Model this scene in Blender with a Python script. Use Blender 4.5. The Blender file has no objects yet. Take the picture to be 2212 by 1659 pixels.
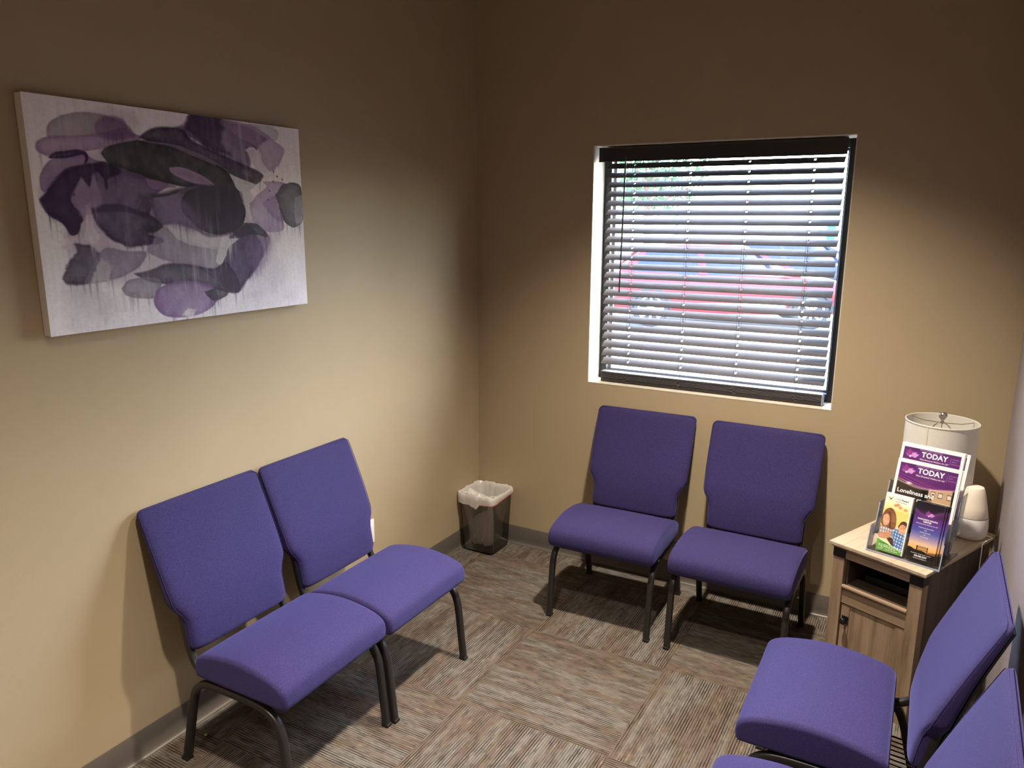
import bpy, bmesh, math, random
import numpy as np
from mathutils import Vector, Matrix

random.seed(7)
SC = bpy.context.scene
COL = SC.collection
PI = math.pi

# ------------------------------------------------------------------ camera
F_PX = 1648.57
YAW, PITCH, ROLL = 0.51364, 0.21559, 0.004447
CAM_LOC = Vector((2.236, -3.577, 1.8295))
cd = bpy.data.cameras.new('camera')
cd.sensor_fit = 'HORIZONTAL'
cd.sensor_width = 36.0
cd.lens = F_PX / 2212.0 * 36.0
cd.clip_start = 0.05
cam = bpy.data.objects.new('camera', cd)
COL.objects.link(cam)
_f = Vector((-math.sin(YAW)*math.cos(PITCH), math.cos(YAW)*math.cos(PITCH), -math.sin(PITCH)))
_r = Vector((math.cos(YAW), math.sin(YAW), 0))
_u = _r.cross(_f)
_r2 = math.cos(ROLL)*_r + math.sin(ROLL)*_u
_u2 = -math.sin(ROLL)*_r + math.cos(ROLL)*_u
M = Matrix.Identity(4)
for i in range(3):
    M[i][0], M[i][1], M[i][2], M[i][3] = _r2[i], _u2[i], -_f[i], CAM_LOC[i]
cam.matrix_world = M
SC.camera = cam

# ------------------------------------------------------------------ world, sun, lamps, exposure
vs = SC.view_settings
vs.view_transform = 'Standard'
vs.look = 'None'
vs.exposure = 0.28
vs.gamma = 1.0
vs.use_curve_mapping = False
SC.cycles.use_denoising = True
SC.cycles.max_bounces = 10
SC.cycles.diffuse_bounces = 6
SC.cycles.transparent_max_bounces = 24
SC.cycles.sample_clamp_indirect = 6.0
SC.cycles.caustics_reflective = True
SC.cycles.caustics_refractive = False

W = bpy.data.worlds.new('sky')
SC.world = W
W.use_nodes = True
nt = W.node_tree
nt.nodes.clear()
wo = nt.nodes.new('ShaderNodeOutputWorld')
bg = nt.nodes.new('ShaderNodeBackground')
sky = nt.nodes.new('ShaderNodeTexSky')
sky.sky_type = 'NISHITA'
sky.sun_disc = False
sky.sun_elevation = math.radians(52)
sky.sun_rotation = math.radians(50)
sky.air_density = 1.2
sky.dust_density = 3.0
nt.links.new(sky.outputs[0], bg.inputs[0])
bg.inputs[1].default_value = 5.6
nt.links.new(bg.outputs[0], wo.inputs[0])

sl = bpy.data.lights.new('sun', 'SUN')
sl.energy = 14.0
sl.angle = math.radians(0.6)
sl.color = (1.0, 0.95, 0.87)
so = bpy.data.objects.new('sun', sl)
COL.objects.link(so)
so.rotation_euler = Vector((-.30, -.42, -.86)).to_track_quat('-Z', 'Y').to_euler()
so.location = (6, 14, 18)

# the recessed ceiling cans of the room (warm white), each a round emitter in the ceiling
def can(name, x, y, watts, size=102, col=(1.0, 0.87, 0.70)):
    l = bpy.data.lights.new(name, 'SPOT')
    l.energy = watts
    l.color = col
    l.spot_size = math.radians(size)
    l.spot_blend = 1.0
    l.shadow_soft_size = 0.055
    o = bpy.data.objects.new(name, l)
    COL.objects.link(o)
    o.location = (x, y, 3.03)
    return o
can('ceiling_can', 1.54, -1.12, 470)
can('ceiling_can', 1.50, -2.68, 340)
can('ceiling_can', 1.50, -4.35, 300)

# ------------------------------------------------------------------ node helpers
def srgb(r, g, b):
    def f(c):
        c /= 255.0
        return c/12.92 if c <= 0.04045 else ((c+0.055)/1.055)**2.4
    return (f(r), f(g), f(b), 1.0)

class NT:
    def __init__(s, name):
        s.m = bpy.data.materials.new(name)
        s.m.use_nodes = True
        s.t = s.m.node_tree
        s.t.nodes.clear()
        s.out = s.t.nodes.new('ShaderNodeOutputMaterial')
    def n(s, typ, **kw):
        x = s.t.nodes.new(typ)
        for k, v in kw.items():
            if k.startswith('i_'):
                key = k[2:]
                x.inputs[int(key) if key.isdigit() else key].default_value = v
            else:
                setattr(x, k, v)
        return x
    def l(s, a, b):
        s.t.links.new(a, b)
    def math(s, op, a, b=None, c=None):
        x = s.t.nodes.new('ShaderNodeMath'); x.operation = op
        for i, v in enumerate((a, b, c)):
            if v is None: continue
            if isinstance(v, (int, float)): x.inputs[i].default_value = v
            else: s.l(v, x.inputs[i])
        return x.outputs[0]
    def mix(s, fac, a, b, mode='MIX'):
        x = s.t.nodes.new('ShaderNodeMix'); x.data_type = 'RGBA'; x.blend_type = mode
        for sock, v in ((x.inputs[0], fac), (x.inputs[6], a), (x.inputs[7], b)):
            if isinstance(v, (int, float)): sock.default_value = v
            elif isinstance(v, tuple): sock.default_value = v
            else: s.l(v, sock)
        return x.outputs[2]
    def ramp(s, fac, stops):
        x = s.t.nodes.new('ShaderNodeValToRGB')
        e = x.color_ramp.elements
        while len(e) < len(stops): e.new(0.5)
        for k, (p, c) in enumerate(stops):
            e[k].position = p; e[k].color = c
        s.l(fac, x.inputs[0])
        return x.outputs[0]
    def bsdf(s, **kw):
        x = s.t.nodes.new('ShaderNodeBsdfPrincipled')
        for k, v in kw.items():
            x.inputs[k.replace('_', ' ')].default_value = v
        s.l(x.outputs[0], s.out.inputs[0])
        return x
    def bump(s, h, strength, dist, target):
        b = s.t.nodes.new('ShaderNodeBump')
        b.inputs['Strength'].default_value = strength
        b.inputs['Distance'].default_value = dist
        s.l(h, b.inputs['Height'])
        s.l(b.outputs[0], target.inputs['Normal'])

def simple(name, col, rough=0.5, metal=0.0, noise=0.0, nscale=60, spec=0.5, bump=0.0, bscale=200, **kw):
    t = NT(name)
    b = t.bsdf(Roughness=rough, Metallic=metal, **kw)
    b.inputs['Specular IOR Level'].default_value = spec
    tc = t.n('ShaderNodeTexCoord')
    if noise > 0:
        n = t.n('ShaderNodeTexNoise', i_Scale=nscale, i_Detail=4.0)
        t.l(tc.outputs['Object'], n.inputs['Vector'])
        d = tuple(c*(1-noise) for c in col[:3]) + (1,)
        e = tuple(min(1, c*(1+noise)) for c in col[:3]) + (1,)
        t.l(t.ramp(n.outputs['Fac'], [(0.3, d), (0.7, e)]), b.inputs['Base Color'])
    else:
        b.inputs['Base Color'].default_value = col
    if bump > 0:
        n2 = t.n('ShaderNodeTexNoise', i_Scale=bscale, i_Detail=3.0)
        t.l(tc.outputs['Object'], n2.inputs['Vector'])
        t.bump(n2.outputs['Fac'], bump, 0.002, b)
    return t.m

MT = {}
MT['wall_tan'] = simple('tan_wall_paint', srgb(175, 158, 129), 0.55, noise=0.02, nscale=3, spec=0.35, bump=0.12, bscale=260)
MT['wall_grey'] = simple('lilac_grey_wall_paint', srgb(152, 144, 148), 0.6, noise=0.02, nscale=3, spec=0.3, bump=0.12, bscale=260)
MT['ceiling'] = simple('pale_grey_ceiling', srgb(176, 172, 166), 0.9, noise=0.03, nscale=120)
MT['reveal'] = simple('white_reveal_paint', srgb(214, 206, 190), 0.5, noise=0.02, nscale=8)
MT['baseboard'] = simple('taupe_rubber_base', srgb(94, 88, 82), 0.42, noise=0.05, nscale=10, spec=0.5)
MT['slat'] = simple('espresso_blind_slat', srgb(84, 81, 83), 0.5, noise=0.08, nscale=20, spec=0.15)
MT['blind_dark'] = simple('espresso_blind_rail', srgb(44, 42, 42), 0.4, noise=0.08, nscale=20, spec=0.5)
MT['frame_dark'] = simple('dark_bronze_aluminium', srgb(42, 42, 44), 0.4, metal=0.4, noise=0.05)
MT['cord'] = simple('taupe_cord', srgb(96, 90, 92), 0.8, noise=0.1, nscale=300)
MT['frame_tube'] = simple('hammered_charcoal_metal', srgb(54, 52, 52), 0.36, metal=0.55, noise=0.22, nscale=420, spec=0.6, bump=0.25, bscale=500)
MT['black_plastic'] = simple('black_plastic', srgb(22, 21, 22), 0.45, noise=0.1, nscale=80)
MT['black_metal'] = simple('black_metal', srgb(24, 23, 25), 0.35, metal=0.3, noise=0.1, nscale=80)
MT['chrome'] = simple('brushed_nickel', srgb(200, 196, 192), 0.25, metal=1.0, noise=0.04)
MT['paper'] = simple('white_paper', srgb(236, 232, 232), 0.6, noise=0.015, nscale=40)
MT['paper_black'] = simple('black_printed_paper', srgb(26, 24, 28), 0.4, noise=0.05, nscale=40)
MT['ink_white'] = simple('white_ink', srgb(244, 242, 246), 0.5, noise=0.01)
MT['ink_lilac'] = simple('lilac_ink', srgb(176, 140, 192), 0.5, noise=0.02)
MT['ink_dark'] = simple('dark_green_ink', srgb(48, 66, 40), 0.5, noise=0.02)
MT['ink_grey'] = simple('grey_ink', srgb(120, 118, 120), 0.5, noise=0.02)
MT['white_gloss'] = simple('white_gloss_plastic', srgb(232, 230, 228), 0.28, noise=0.01)
MT['cream_matte'] = simple('cream_frosted_plastic', srgb(234, 222, 208), 0.5, noise=0.01)
MT['outlet'] = simple('white_outlet_plastic', srgb(240, 240, 238), 0.35, noise=0.01)
MT['red_band'] = simple('red_drawstring', srgb(176, 72, 64), 0.45, noise=0.06)
MT['yellow_scrap'] = simple('yellow_scrap_paper', srgb(196, 160, 60), 0.8, noise=0.1)
MT['book_dark'] = simple('dark_green_book_cover', srgb(34, 40, 36), 0.4, noise=0.1, nscale=40)

def fabric():
    t = NT('purple_woven_fabric')
    b = t.bsdf(Roughness=0.85)
    b.inputs['Specular IOR Level'].default_value = 0.25
    b.inputs['Sheen Weight'].default_value = 0.35
    b.inputs['Sheen Roughness'].default_value = 0.45
    b.inputs['Sheen Tint'].default_value = srgb(140, 140, 220)
    tc = t.n('ShaderNodeTexCoord')
    n = t.n('ShaderNodeTexNoise', i_Scale=330.0, i_Detail=3.0, i_Roughness=0.7)
    t.l(tc.outputs['Object'], n.inputs['Vector'])
    n2 = t.n('ShaderNodeTexNoise', i_Scale=14.0, i_Detail=2.0)
    t.l(tc.outputs['Object'], n2.inputs['Vector'])
    c = t.ramp(n.outputs['Fac'], [(0.28, srgb(31, 27, 61)), (0.5, srgb(46, 40, 85)), (0.75, srgb(64, 58, 110))])
    c2 = t.mix(t.math('MULTIPLY', n2.outputs['Fac'], 0.22), c, srgb(58, 43, 95))
    t.l(c2, b.inputs['Base Color'])
    wv = t.n('ShaderNodeTexWave', i_Scale=260.0, i_Distortion=1.5, bands_direction='X')
    t.l(tc.outputs['Object'], wv.inputs['Vector'])
    h = t.math('ADD', t.math('MULTIPLY', wv.outputs['Fac'], 0.4), n.outputs['Fac'])
    t.bump(h, 0.25, 0.001, b)
    return t.m
MT['fabric'] = fabric()

def carpet():
    t = NT('striped_carpet_tiles')
    b = t.bsdf(Roughness=0.95)
    b.inputs['Specular IOR Level'].default_value = 0.1
    tc = t.n('ShaderNodeTexCoord')
    sp = t.n('ShaderNodeSeparateXYZ'); t.l(tc.outputs['Object'], sp.inputs[0])
    X, Y = sp.outputs[0], sp.outputs[1]
    T = 0.6096
    u = t.math('DIVIDE', t.math('SUBTRACT', X, 0.7848), T)
    v = t.math('DIVIDE', t.math('ADD', Y, 0.7863), T)
    iu, iv = t.math('FLOOR', u), t.math('FLOOR', v)
    par = t.math('FLOORED_MODULO', t.math('ADD', iu, iv), 2.0)      # 1: ribs run along x
    def sel(a, c):                                                   # par ? a : c
        return t.math('ADD', t.math('MULTIPLY', a, par), t.math('MULTIPLY', c, t.math('SUBTRACT', 1.0, par)))
    al = sel(X, Y)
    ac = sel(Y, X)
    fu, fv = t.math('FRACT', u), t.math('FRACT', v)
    fac_ac = sel(fv, fu)
    tr = t.n('ShaderNodeTexWhiteNoise', noise_dimensions='2D')
    cb = t.n('ShaderNodeCombineXYZ'); t.l(iu, cb.inputs[0]); t.l(iv, cb.inputs[1])
    t.l(cb.outputs[0], tr.inputs['Vector'])
    rnd = t.math('MULTIPLY', tr.outputs['Value'], 40.0)
    RIB = 0.0098
    q = t.math('DIVIDE', ac, RIB)
    L = t.math('FLOOR', q)
    fr = t.math('FRACT', q)
    def vec(a, bb, c):
        k = t.n('ShaderNodeCombineXYZ')
        for i, s in enumerate((a, bb, c)):
            if isinstance(s, (int, float)): k.inputs[i].default_value = s
            else: t.l(s, k.inputs[i])
        return k.outputs[0]
    # dashes along each rib
    n1 = t.n('ShaderNodeTexNoise', i_Scale=1.0, i_Detail=1.5, i_Roughness=0.6)
    t.l(vec(t.math('MULTIPLY', al, 24.0), t.math('MULTIPLY', L, 5.37), rnd), n1.inputs['Vector'])
    n2 = t.n('ShaderNodeTexNoise', i_Scale=1.0, i_Detail=2.0)
    t.l(vec(t.math('MULTIPLY', al, 3.0), t.math('MULTIPLY', ac, 17.0), rnd), n2.inputs['Vector'])
    n3 = t.n('ShaderNodeTexNoise', i_Scale=1.0, i_Detail=1.0)
    t.l(vec(t.math('MULTIPLY', al, 1.2), t.math('MULTIPLY', ac, 26.0), t.math('ADD', rnd, 9.0)), n3.inputs['Vector'])
    grey = t.ramp(n1.outputs['Fac'], [(0.26, srgb(98, 94, 90)), (0.45, srgb(124, 119, 113)), (0.68, srgb(134, 128, 121)), (0.86, srgb(166, 152, 128))])
    brown = t.ramp(n1.outputs['Fac'], [(0.26, srgb(92, 81, 74)), (0.45, srgb(112, 99, 89)), (0.68, srgb(122, 108, 96)), (0.84, srgb(158, 137, 108))])
    band = t.ramp(n2.outputs['Fac'], [(0.40, (0, 0, 0, 1)), (0.58, (1, 1, 1, 1))])
    edge = t.math('GREATER_THAN', t.math('ABSOLUTE', t.math('SUBTRACT', fac_ac, 0.5)), 0.455)
    col = t.mix(t.math('MAXIMUM', band, edge), grey, brown)
    # dark thread between ribs, broken into long dashes
    dk = t.n('ShaderNodeTexNoise', i_Scale=1.0, i_Detail=1.0)
    t.l(vec(t.math('MULTIPLY', al, 13.0), t.math('MULTIPLY', L, 3.71), t.math('ADD', rnd, 3.0)), dk.inputs['Vector'])
    thr = t.ramp(t.math('ABSOLUTE', t.math('SUBTRACT', fr, 0.5)), [(0.24, (0, 0, 0, 1)), (0.38, (1, 1, 1, 1))])
    dks = t.ramp(t.math('ADD', t.math('MULTIPLY', n3.outputs['Fac'], 0.4), t.math('MULTIPLY', dk.outputs['Fac'], 0.75)), [(0.50, (.16, .16, .16, 1)), (0.64, (1, 1, 1, 1))])
    dkf = t.math('MULTIPLY', t.math('MULTIPLY', thr, dks), 0.92)
    col = t.mix(dkf, col, srgb(38, 32, 30))
    sp1 = t.n('ShaderNodeTexNoise', i_Scale=420.0, i_Detail=2.0)
    t.l(tc.outputs['Object'], sp1.inputs['Vector'])
    col = t.mix(0.6, col, t.ramp(sp1.outputs['Fac'], [(0.3, (.35, .35, .35, 1)), (0.7, (1, 1, 1, 1))]), 'MULTIPLY')
    t.l(col, b.inputs['Base Color'])
    h = t.math('SUBTRACT', sp1.outputs['Fac'], t.math('MULTIPLY', thr, 0.8))
    t.bump(h, 0.6, 0.003, b)
    return t.m
MT['carpet'] = carpet()

def wood(name, c1, c2, c3, sc=(2.0, 28.0, 28.0)):
    t = NT(name)
    b = t.bsdf(Roughness=0.55)
    b.inputs['Specular IOR Level'].default_value = 0.35
    tc = t.n('ShaderNodeTexCoord')
    mp = t.n('ShaderNodeMapping'); mp.inputs['Scale'].default_value = sc
    t.l(tc.outputs['Object'], mp.inputs[0])
    n = t.n('ShaderNodeTexNoise', i_Scale=1.0, i_Detail=6.0, i_Roughness=0.65, i_Distortion=0.4)
    t.l(mp.outputs[0], n.inputs['Vector'])
    n2 = t.n('ShaderNodeTexNoise', i_Scale=7.0, i_Detail=2.0)
    t.l(tc.outputs['Object'], n2.inputs['Vector'])
    c = t.ramp(n.outputs['Fac'], [(0.3, c1), (0.5, c2), (0.72, c3)])
    c = t.mix(t.math('MULTIPLY', n2.outputs['Fac'], 0.35), c, c1)
    t.l(c, b.inputs['Base Color'])
    t.bump(n.outputs['Fac'], 0.08, 0.002, b)
    return t.m
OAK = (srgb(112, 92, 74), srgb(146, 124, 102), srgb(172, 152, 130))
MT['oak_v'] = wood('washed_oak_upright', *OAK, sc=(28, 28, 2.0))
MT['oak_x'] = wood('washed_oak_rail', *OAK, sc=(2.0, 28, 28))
MT['oak_top'] = wood('lit_oak_top', srgb(150, 133, 113), srgb(182, 165, 143), srgb(202, 186, 164), sc=(22, 2.0, 22))  # lighter oak copy: light falling on the top is put into the colour
MT['oak_side'] = wood('shaded_oak_side', srgb(74, 64, 58), srgb(92, 80, 72), srgb(108, 95, 86), sc=(28, 28, 2.0))  # same oak darkened: shade on the side panels is painted into the tones
MT['oak_in'] = wood('shaded_oak_inside', srgb(62, 50, 42), srgb(78, 64, 54), srgb(90, 76, 64), sc=(2, 28, 28))  # oak darkened further: shade inside the compartment is painted in

def clear(name, tint, gloss=0.12, rough=0.05, edge=None):
    t = NT(name)
    tr = t.n('ShaderNodeBsdfTransparent'); tr.inputs[0].default_value = tint
    gl = t.n('ShaderNodeBsdfGlossy'); gl.inputs['Roughness'].default_value = rough
    fr = t.n('ShaderNodeFresnel', i_IOR=1.45)
    mx = t.n('ShaderNodeMixShader')
    f = t.math('ADD', t.math('MULTIPLY', fr.outputs[0], 0.8), gloss*0.2)
    t.l(f, mx.inputs[0]); t.l(tr.outputs[0], mx.inputs[1]); t.l(gl.outputs[0], mx.inputs[2])
    t.l(mx.outputs[0], t.out.inputs[0])
    return t.m
MT['acrylic'] = clear('clear_acrylic', (0.955, 0.97, 0.995, 1), 0.1, 0.04)
MT['smoke'] = clear('smoked_plastic', (0.79, 0.775, 0.76, 1), 0.10, 0.08)

def acrylic_edge():
    t = NT('acrylic_edge')
    tr = t.n('ShaderNodeBsdfTransparent'); tr.inputs[0].default_value = (0.85, 0.9, 1, 1)
    df = t.n('ShaderNodeBsdfDiffuse'); df.inputs[0].default_value = srgb(190, 200, 228)
    mx = t.n('ShaderNodeMixShader', i_0=0.55)
    t.l(tr.outputs[0], mx.inputs[1]); t.l(df.outputs[0], mx.inputs[2]); t.l(mx.outputs[0], t.out.inputs[0])
    return t.m
MT['acrylic_edge'] = acrylic_edge()

def pane():
    t = NT('veiled_window_glass')
    tr = t.n('ShaderNodeBsdfTransparent'); tr.inputs[0].default_value = (0.93, 0.96, 0.98, 1)
    gl = t.n('ShaderNodeBsdfGlossy'); gl.inputs['Roughness'].default_value = 0.02
    tl = t.n('ShaderNodeBsdfTranslucent'); tl.inputs[0].default_value = (0.9, 0.93, 0.97, 1)  # whitish veil mixed into the glass imitates glare from outside
    fr = t.n('ShaderNodeFresnel', i_IOR=1.45)
    tc = t.n('ShaderNodeTexCoord')
    n = t.n('ShaderNodeTexNoise', i_Scale=3.0, i_Detail=4.0)
    t.l(tc.outputs['Object'], n.inputs['Vector'])
    m1 = t.n('ShaderNodeMixShader')
    t.l(t.math('ADD', 0.003, t.math('MULTIPLY', n.outputs['Fac'], 0.006)), m1.inputs[0])
    t.l(tr.outputs[0], m1.inputs[1]); t.l(tl.outputs[0], m1.inputs[2])
    m2 = t.n('ShaderNodeMixShader')
    t.l(t.math('MULTIPLY', fr.outputs[0], 0.6), m2.inputs[0])
    t.l(m1.outputs[0], m2.inputs[1]); t.l(gl.outputs[0], m2.inputs[2])
    t.l(m2.outputs[0], t.out.inputs[0])
    return t.m
MT['pane'] = pane()

def film(name, col, trans, alpha):
    """thin sheet: diffuse + translucent, partly see-through"""
    t = NT(name)
    d = t.n('ShaderNodeBsdfDiffuse'); d.inputs[0].default_value = col
    tl = t.n('ShaderNodeBsdfTranslucent'); tl.inputs[0].default_value = col
    m = t.n('ShaderNodeMixShader', i_0=trans)
    t.l(d.outputs[0], m.inputs[1]); t.l(tl.outputs[0], m.inputs[2])
    tr = t.n('ShaderNodeBsdfTransparent')
    m2 = t.n('ShaderNodeMixShader', i_0=alpha)
    tc = t.n('ShaderNodeTexCoord')
    n = t.n('ShaderNodeTexNoise', i_Scale=30.0, i_Detail=3.0)
    t.l(tc.outputs['Object'], n.inputs['Vector'])
    t.l(t.math('ADD', alpha-0.06, t.math('MULTIPLY', n.outputs['Fac'], 0.12)), m2.inputs[0])
    gl = t.n('ShaderNodeBsdfGlossy'); gl.inputs['Roughness'].default_value = 0.25
    m3 = t.n('ShaderNodeMixShader', i_0=0.05)
    t.l(m.outputs[0], m3.inputs[1]); t.l(gl.outputs[0], m3.inputs[2])
    t.l(tr.outputs[0], m2.inputs[1]); t.l(m3.outputs[0], m2.inputs[2])
    t.l(m2.outputs[0], t.out.inputs[0])
    return t.m
MT['bag'] = film('white_bin_liner_film', srgb(246, 243, 240), 0.30, 0.90)
MT['shade'] = film('white_linen_shade', srgb(240, 238, 232), 0.28, 0.985)

def painted(name, rough):
    t = NT(name)
    b = t.bsdf(Roughness=rough)
    b.inputs['Specular IOR Level'].default_value = 0.3
    at = t.n('ShaderNodeAttribute', attribute_name='print')
    tc = t.n('ShaderNodeTexCoord')
    n = t.n('ShaderNodeTexNoise', i_Scale=700.0, i_Detail=2.0)
    t.l(tc.outputs['Object'], n.inputs['Vector'])
    t.l(at.outputs['Color'], b.inputs['Base Color'])
    t.bump(n.outputs['Fac'], 0.15 if rough > 0.6 else 0.02, 0.001, b)
    return t.m
MT['print_canvas'] = painted('printed_canvas', 0.75)
MT['print_paper'] = painted('printed_gloss_paper', 0.35)

# exterior
MT['asphalt'] = simple('asphalt', srgb(118, 118, 120), 0.9, noise=0.12, nscale=8)
MT['concrete'] = simple('pale_concrete', srgb(206, 202, 194), 0.9, noise=0.06, nscale=3)
MT['car_red'] = simple('red_car_paint', srgb(128, 6, 20), 0.3, noise=0.02, nscale=2, Coat_Weight=0.15, spec=0.25)
MT['car_dark'] = simple('dark_blue_car_paint', srgb(16, 22, 38), 0.3, noise=0.02, nscale=2, Coat_Weight=0.15, spec=0.25)
MT['car_white'] = simple('white_car_paint', srgb(170, 170, 174), 0.3, noise=0.02, nscale=2, Coat_Weight=0.15, spec=0.25)
MT['car_glass'] = simple('tinted_car_glass', srgb(16, 26, 46), 0.12, noise=0.02, nscale=2, spec=0.25)
MT['tyre'] = simple('tyre_rubber', srgb(26, 26, 28), 0.8, noise=0.1)
MT['alloy'] = simple('alloy_wheel', srgb(206, 206, 210), 0.3, metal=0.6, noise=0.02)
MT['lamp_red'] = simple('tail_lamp_red', srgb(170, 20, 24), 0.2, noise=0.02)
MT['lamp_white'] = simple('headlamp_clear', srgb(225, 228, 232), 0.15, noise=0.02)
MT['bark'] = simple('tree_bark', srgb(110, 74, 62), 0.9, noise=0.25, nscale=14)
MT['leaf'] = simple('green_leaves', srgb(56, 88, 48), 0.7, noise=0.35, nscale=3)
MT['stucco'] = simple('white_stucco', srgb(228, 226, 220), 0.9, noise=0.04, nscale=2)
MT['teal'] = simple('teal_panel', srgb(14, 120, 130), 0.5, noise=0.04, nscale=3)
MT['pale_glass'] = simple('pale_shop_glass', srgb(186, 204, 214), 0.15, noise=0.02)
MT['pole'] = simple('grey_pole_metal', srgb(70, 70, 78), 0.5, metal=0.5, noise=0.05)

# ------------------------------------------------------------------ mesh helpers
class MB:
    def __init__(s):
        s.bm = bmesh.new()
    def face(s, pts):
        return s.bm.faces.new([s.bm.verts.new(p) for p in pts])
    def box(s, x0, x1, y0, y1, z0, z1, mat=None):
        P = [Vector(p) for p in ((x0,y0,z0),(x1,y0,z0),(x1,y1,z0),(x0,y1,z0),(x0,y0,z1),(x1,y0,z1),(x1,y1,z1),(x0,y1,z1))]
        if mat is not None: P = [mat @ p for p in P]
        v = [s.bm.verts.new(p) for p in P]
        for f in ((0,3,2,1),(4,5,6,7),(0,1,5,4),(1,2,6,5),(2,3,7,6),(3,0,4,7)):
            s.bm.faces.new([v[i] for i in f])
    def loft(s, rings, cap=True, closed=True, loop=False):
        R = [[s.bm.verts.new(p) for p in r] for r in rings]
        n = len(R[0])
        m = len(R)
        for i in range(m if loop else m-1):
            a, b = R[i], R[(i+1) % m]
            for j in range(n if closed else n-1):
                k = (j+1) % n
                s.bm.faces.new((a[j], a[k], b[k], b[j]))
        if cap and not loop:
            s.bm.faces.new(R[0][::-1]); s.bm.faces.new(R[-1])
    def tube(s, path, sec, side=None, cap=True, n=8):
        """sec: radius, or list of (a,b) across (side, up) offsets"""
        path = [Vector(p) for p in path]
        if isinstance(sec, (int, float)):
            sec = [(sec*math.cos(2*PI*k/n), sec*math.sin(2*PI*k/n)) for k in range(n)]
        rings = []
        prev = None
        for i, p in enumerate(path):
            t = (path[min(i+1, len(path)-1)] - path[max(i-1, 0)]).normalized()
            if side is not None:
                a = Vector(side)
                a = (a - t*a.dot(t)).normalized()
            else:
                if prev is None:
                    ref = Vector((0, 0, 1)) if abs(t.z) < .9 else Vector((1, 0, 0))
                    a = t.cross(ref).normalized()
                else:
                    a = (prev - t*prev.dot(t)).normalized()
                prev = a
            b = t.cross(a)
            rings.append([p + a*u + b*v for u, v in sec])
        s.loft(rings, cap)
    def lathe(s, prof, c=(0, 0, 0), n=40, cap=True):
        c = Vector(c)
        s.loft([[c + Vector((r*math.cos(2*PI*k/n), r*math.sin(2*PI*k/n), z)) for k in range(n)] for r, z in prof], cap)
    def extrude(s, poly, a0, a1, axis):
        """poly of 2-D points swept along an axis: 'x' (y,z), 'y' (x,z), 'z' (x,y)"""
        def m(p, t):
            return {'x': (t, p[0], p[1]), 'y': (p[0], t, p[1]), 'z': (p[0], p[1], t)}[axis]
        s.loft([[Vector(m(p, a0)) for p in poly], [Vector(m(p, a1)) for p in poly]])
    def merge(s, mesh, mat=None):
        t = bmesh.new(); t.from_mesh(mesh)
        if mat is not None: bmesh.ops.transform(t, matrix=mat, verts=t.verts)
        tmp = bpy.data.meshes.new('tmp'); t.to_mesh(tmp); t.free()
        s.bm.from_mesh(tmp); bpy.data.meshes.remove(tmp)
    def build(s, name, mat, parent=None, bevel=0.0, segs=2, smooth=True, angle=40, loc=None):
        bm = s.bm
        bmesh.ops.recalc_face_normals(bm, faces=bm.faces)
        if bevel > 0:
            ed = [e for e in bm.edges if len(e.link_faces) == 2 and e.calc_face_angle(0) > math.radians(35)]
            bmesh.ops.bevel(bm, geom=ed, offset=bevel, segments=segs, affect='EDGES', profile=0.5, clamp_overlap=True)
        me = bpy.data.meshes.new(name)
        bm.to_mesh(me); bm.free()
        if smooth:
            me.polygons.foreach_set('use_smooth', [True]*len(me.polygons))
            me.set_sharp_from_angle(angle=math.radians(angle))
        me.materials.append(MT[mat])
        o = bpy.data.objects.new(name, me)
        COL.objects.link(o)
        if parent is not None: o.parent = parent
        if loc is not None: o.location = loc
        return o

def tag(o, label=None, cat=None, group=None, kind=None):
    if label: o['label'] = label
    if cat: o['category'] = cat
    if group: o['group'] = group
    if kind: o['kind'] = kind
    return o
def thing(name, label, cat, loc=(0, 0, 0), rz=0.0, group=None):
    o = bpy.data.objects.new(name, None)
    COL.objects.link(o)
    o.empty_display_size = 0.1
    o.location = loc
    o.rotation_euler = (0, 0, rz)
    return tag(o, label, cat, group)
def struct(o, label=None):
    return tag(o, label, None, None, 'structure')
def kids(o):
    return [c for c in bpy.data.objects if c.parent == o]
def copy_tree(o, parent=None):
    c = o.copy()
    COL.objects.link(c)
    if parent is not None: c.parent = parent
    for ch in kids(o): copy_tree(ch, c)
    return c
def smooth_path(pts, k=6):
    P = [Vector(p) for p in pts]
    out = []
    for i in range(len(P)-1):
        p0, p1, p2, p3 = P[max(i-1, 0)], P[i], P[i+1], P[min(i+2, len(P)-1)]
        for j in range(k):
            t = j/k
            out.append(0.5*((2*p1) + (p2-p0)*t + (2*p0-5*p1+4*p2-p3)*t*t + (3*p1-p0-3*p2+p3)*t**3))
    out.append(P[-1])
    return out
def rrect(w, h, r, n=4):
    pts = []
    for cx, cy, a in ((w-r, h-r, 0), (-w+r, h-r, 90), (-w+r, -h+r, 180), (w-r, -h+r, 270)):
        for k in range(n+1):
            t = math.radians(a + 90*k/n)
            pts.append((cx + r*math.cos(t), cy + r*math.sin(t)))
    return pts
def text_into(mb, s, size, x, z, y=-0.0006, align='CENTER', bold=0.0, shear=0.0, squeeze=1.0, depth=0.0001, spacing=1.0):
    c = bpy.data.curves.new('txt', 'FONT')
    c.body = s; c.size = size; c.align_x = align; c.align_y = 'CENTER'
    c.offset = bold; c.shear = shear; c.extrude = depth; c.space_character = spacing
    c.resolution_u = 3
    o = bpy.data.objects.new('txt', c)
    COL.objects.link(o)
    dg = bpy.context.evaluated_depsgraph_get()
    me = bpy.data.meshes.new_from_object(o.evaluated_get(dg))
    mat = Matrix.Translation((x, y, z)) @ Matrix.Rotation(PI/2, 4, 'X') @ Matrix.Diagonal((squeeze, 1, 1, 1))
    mb.merge(me, mat)
    bpy.data.objects.remove(o); bpy.data.curves.remove(c); bpy.data.meshes.remove(me)

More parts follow.
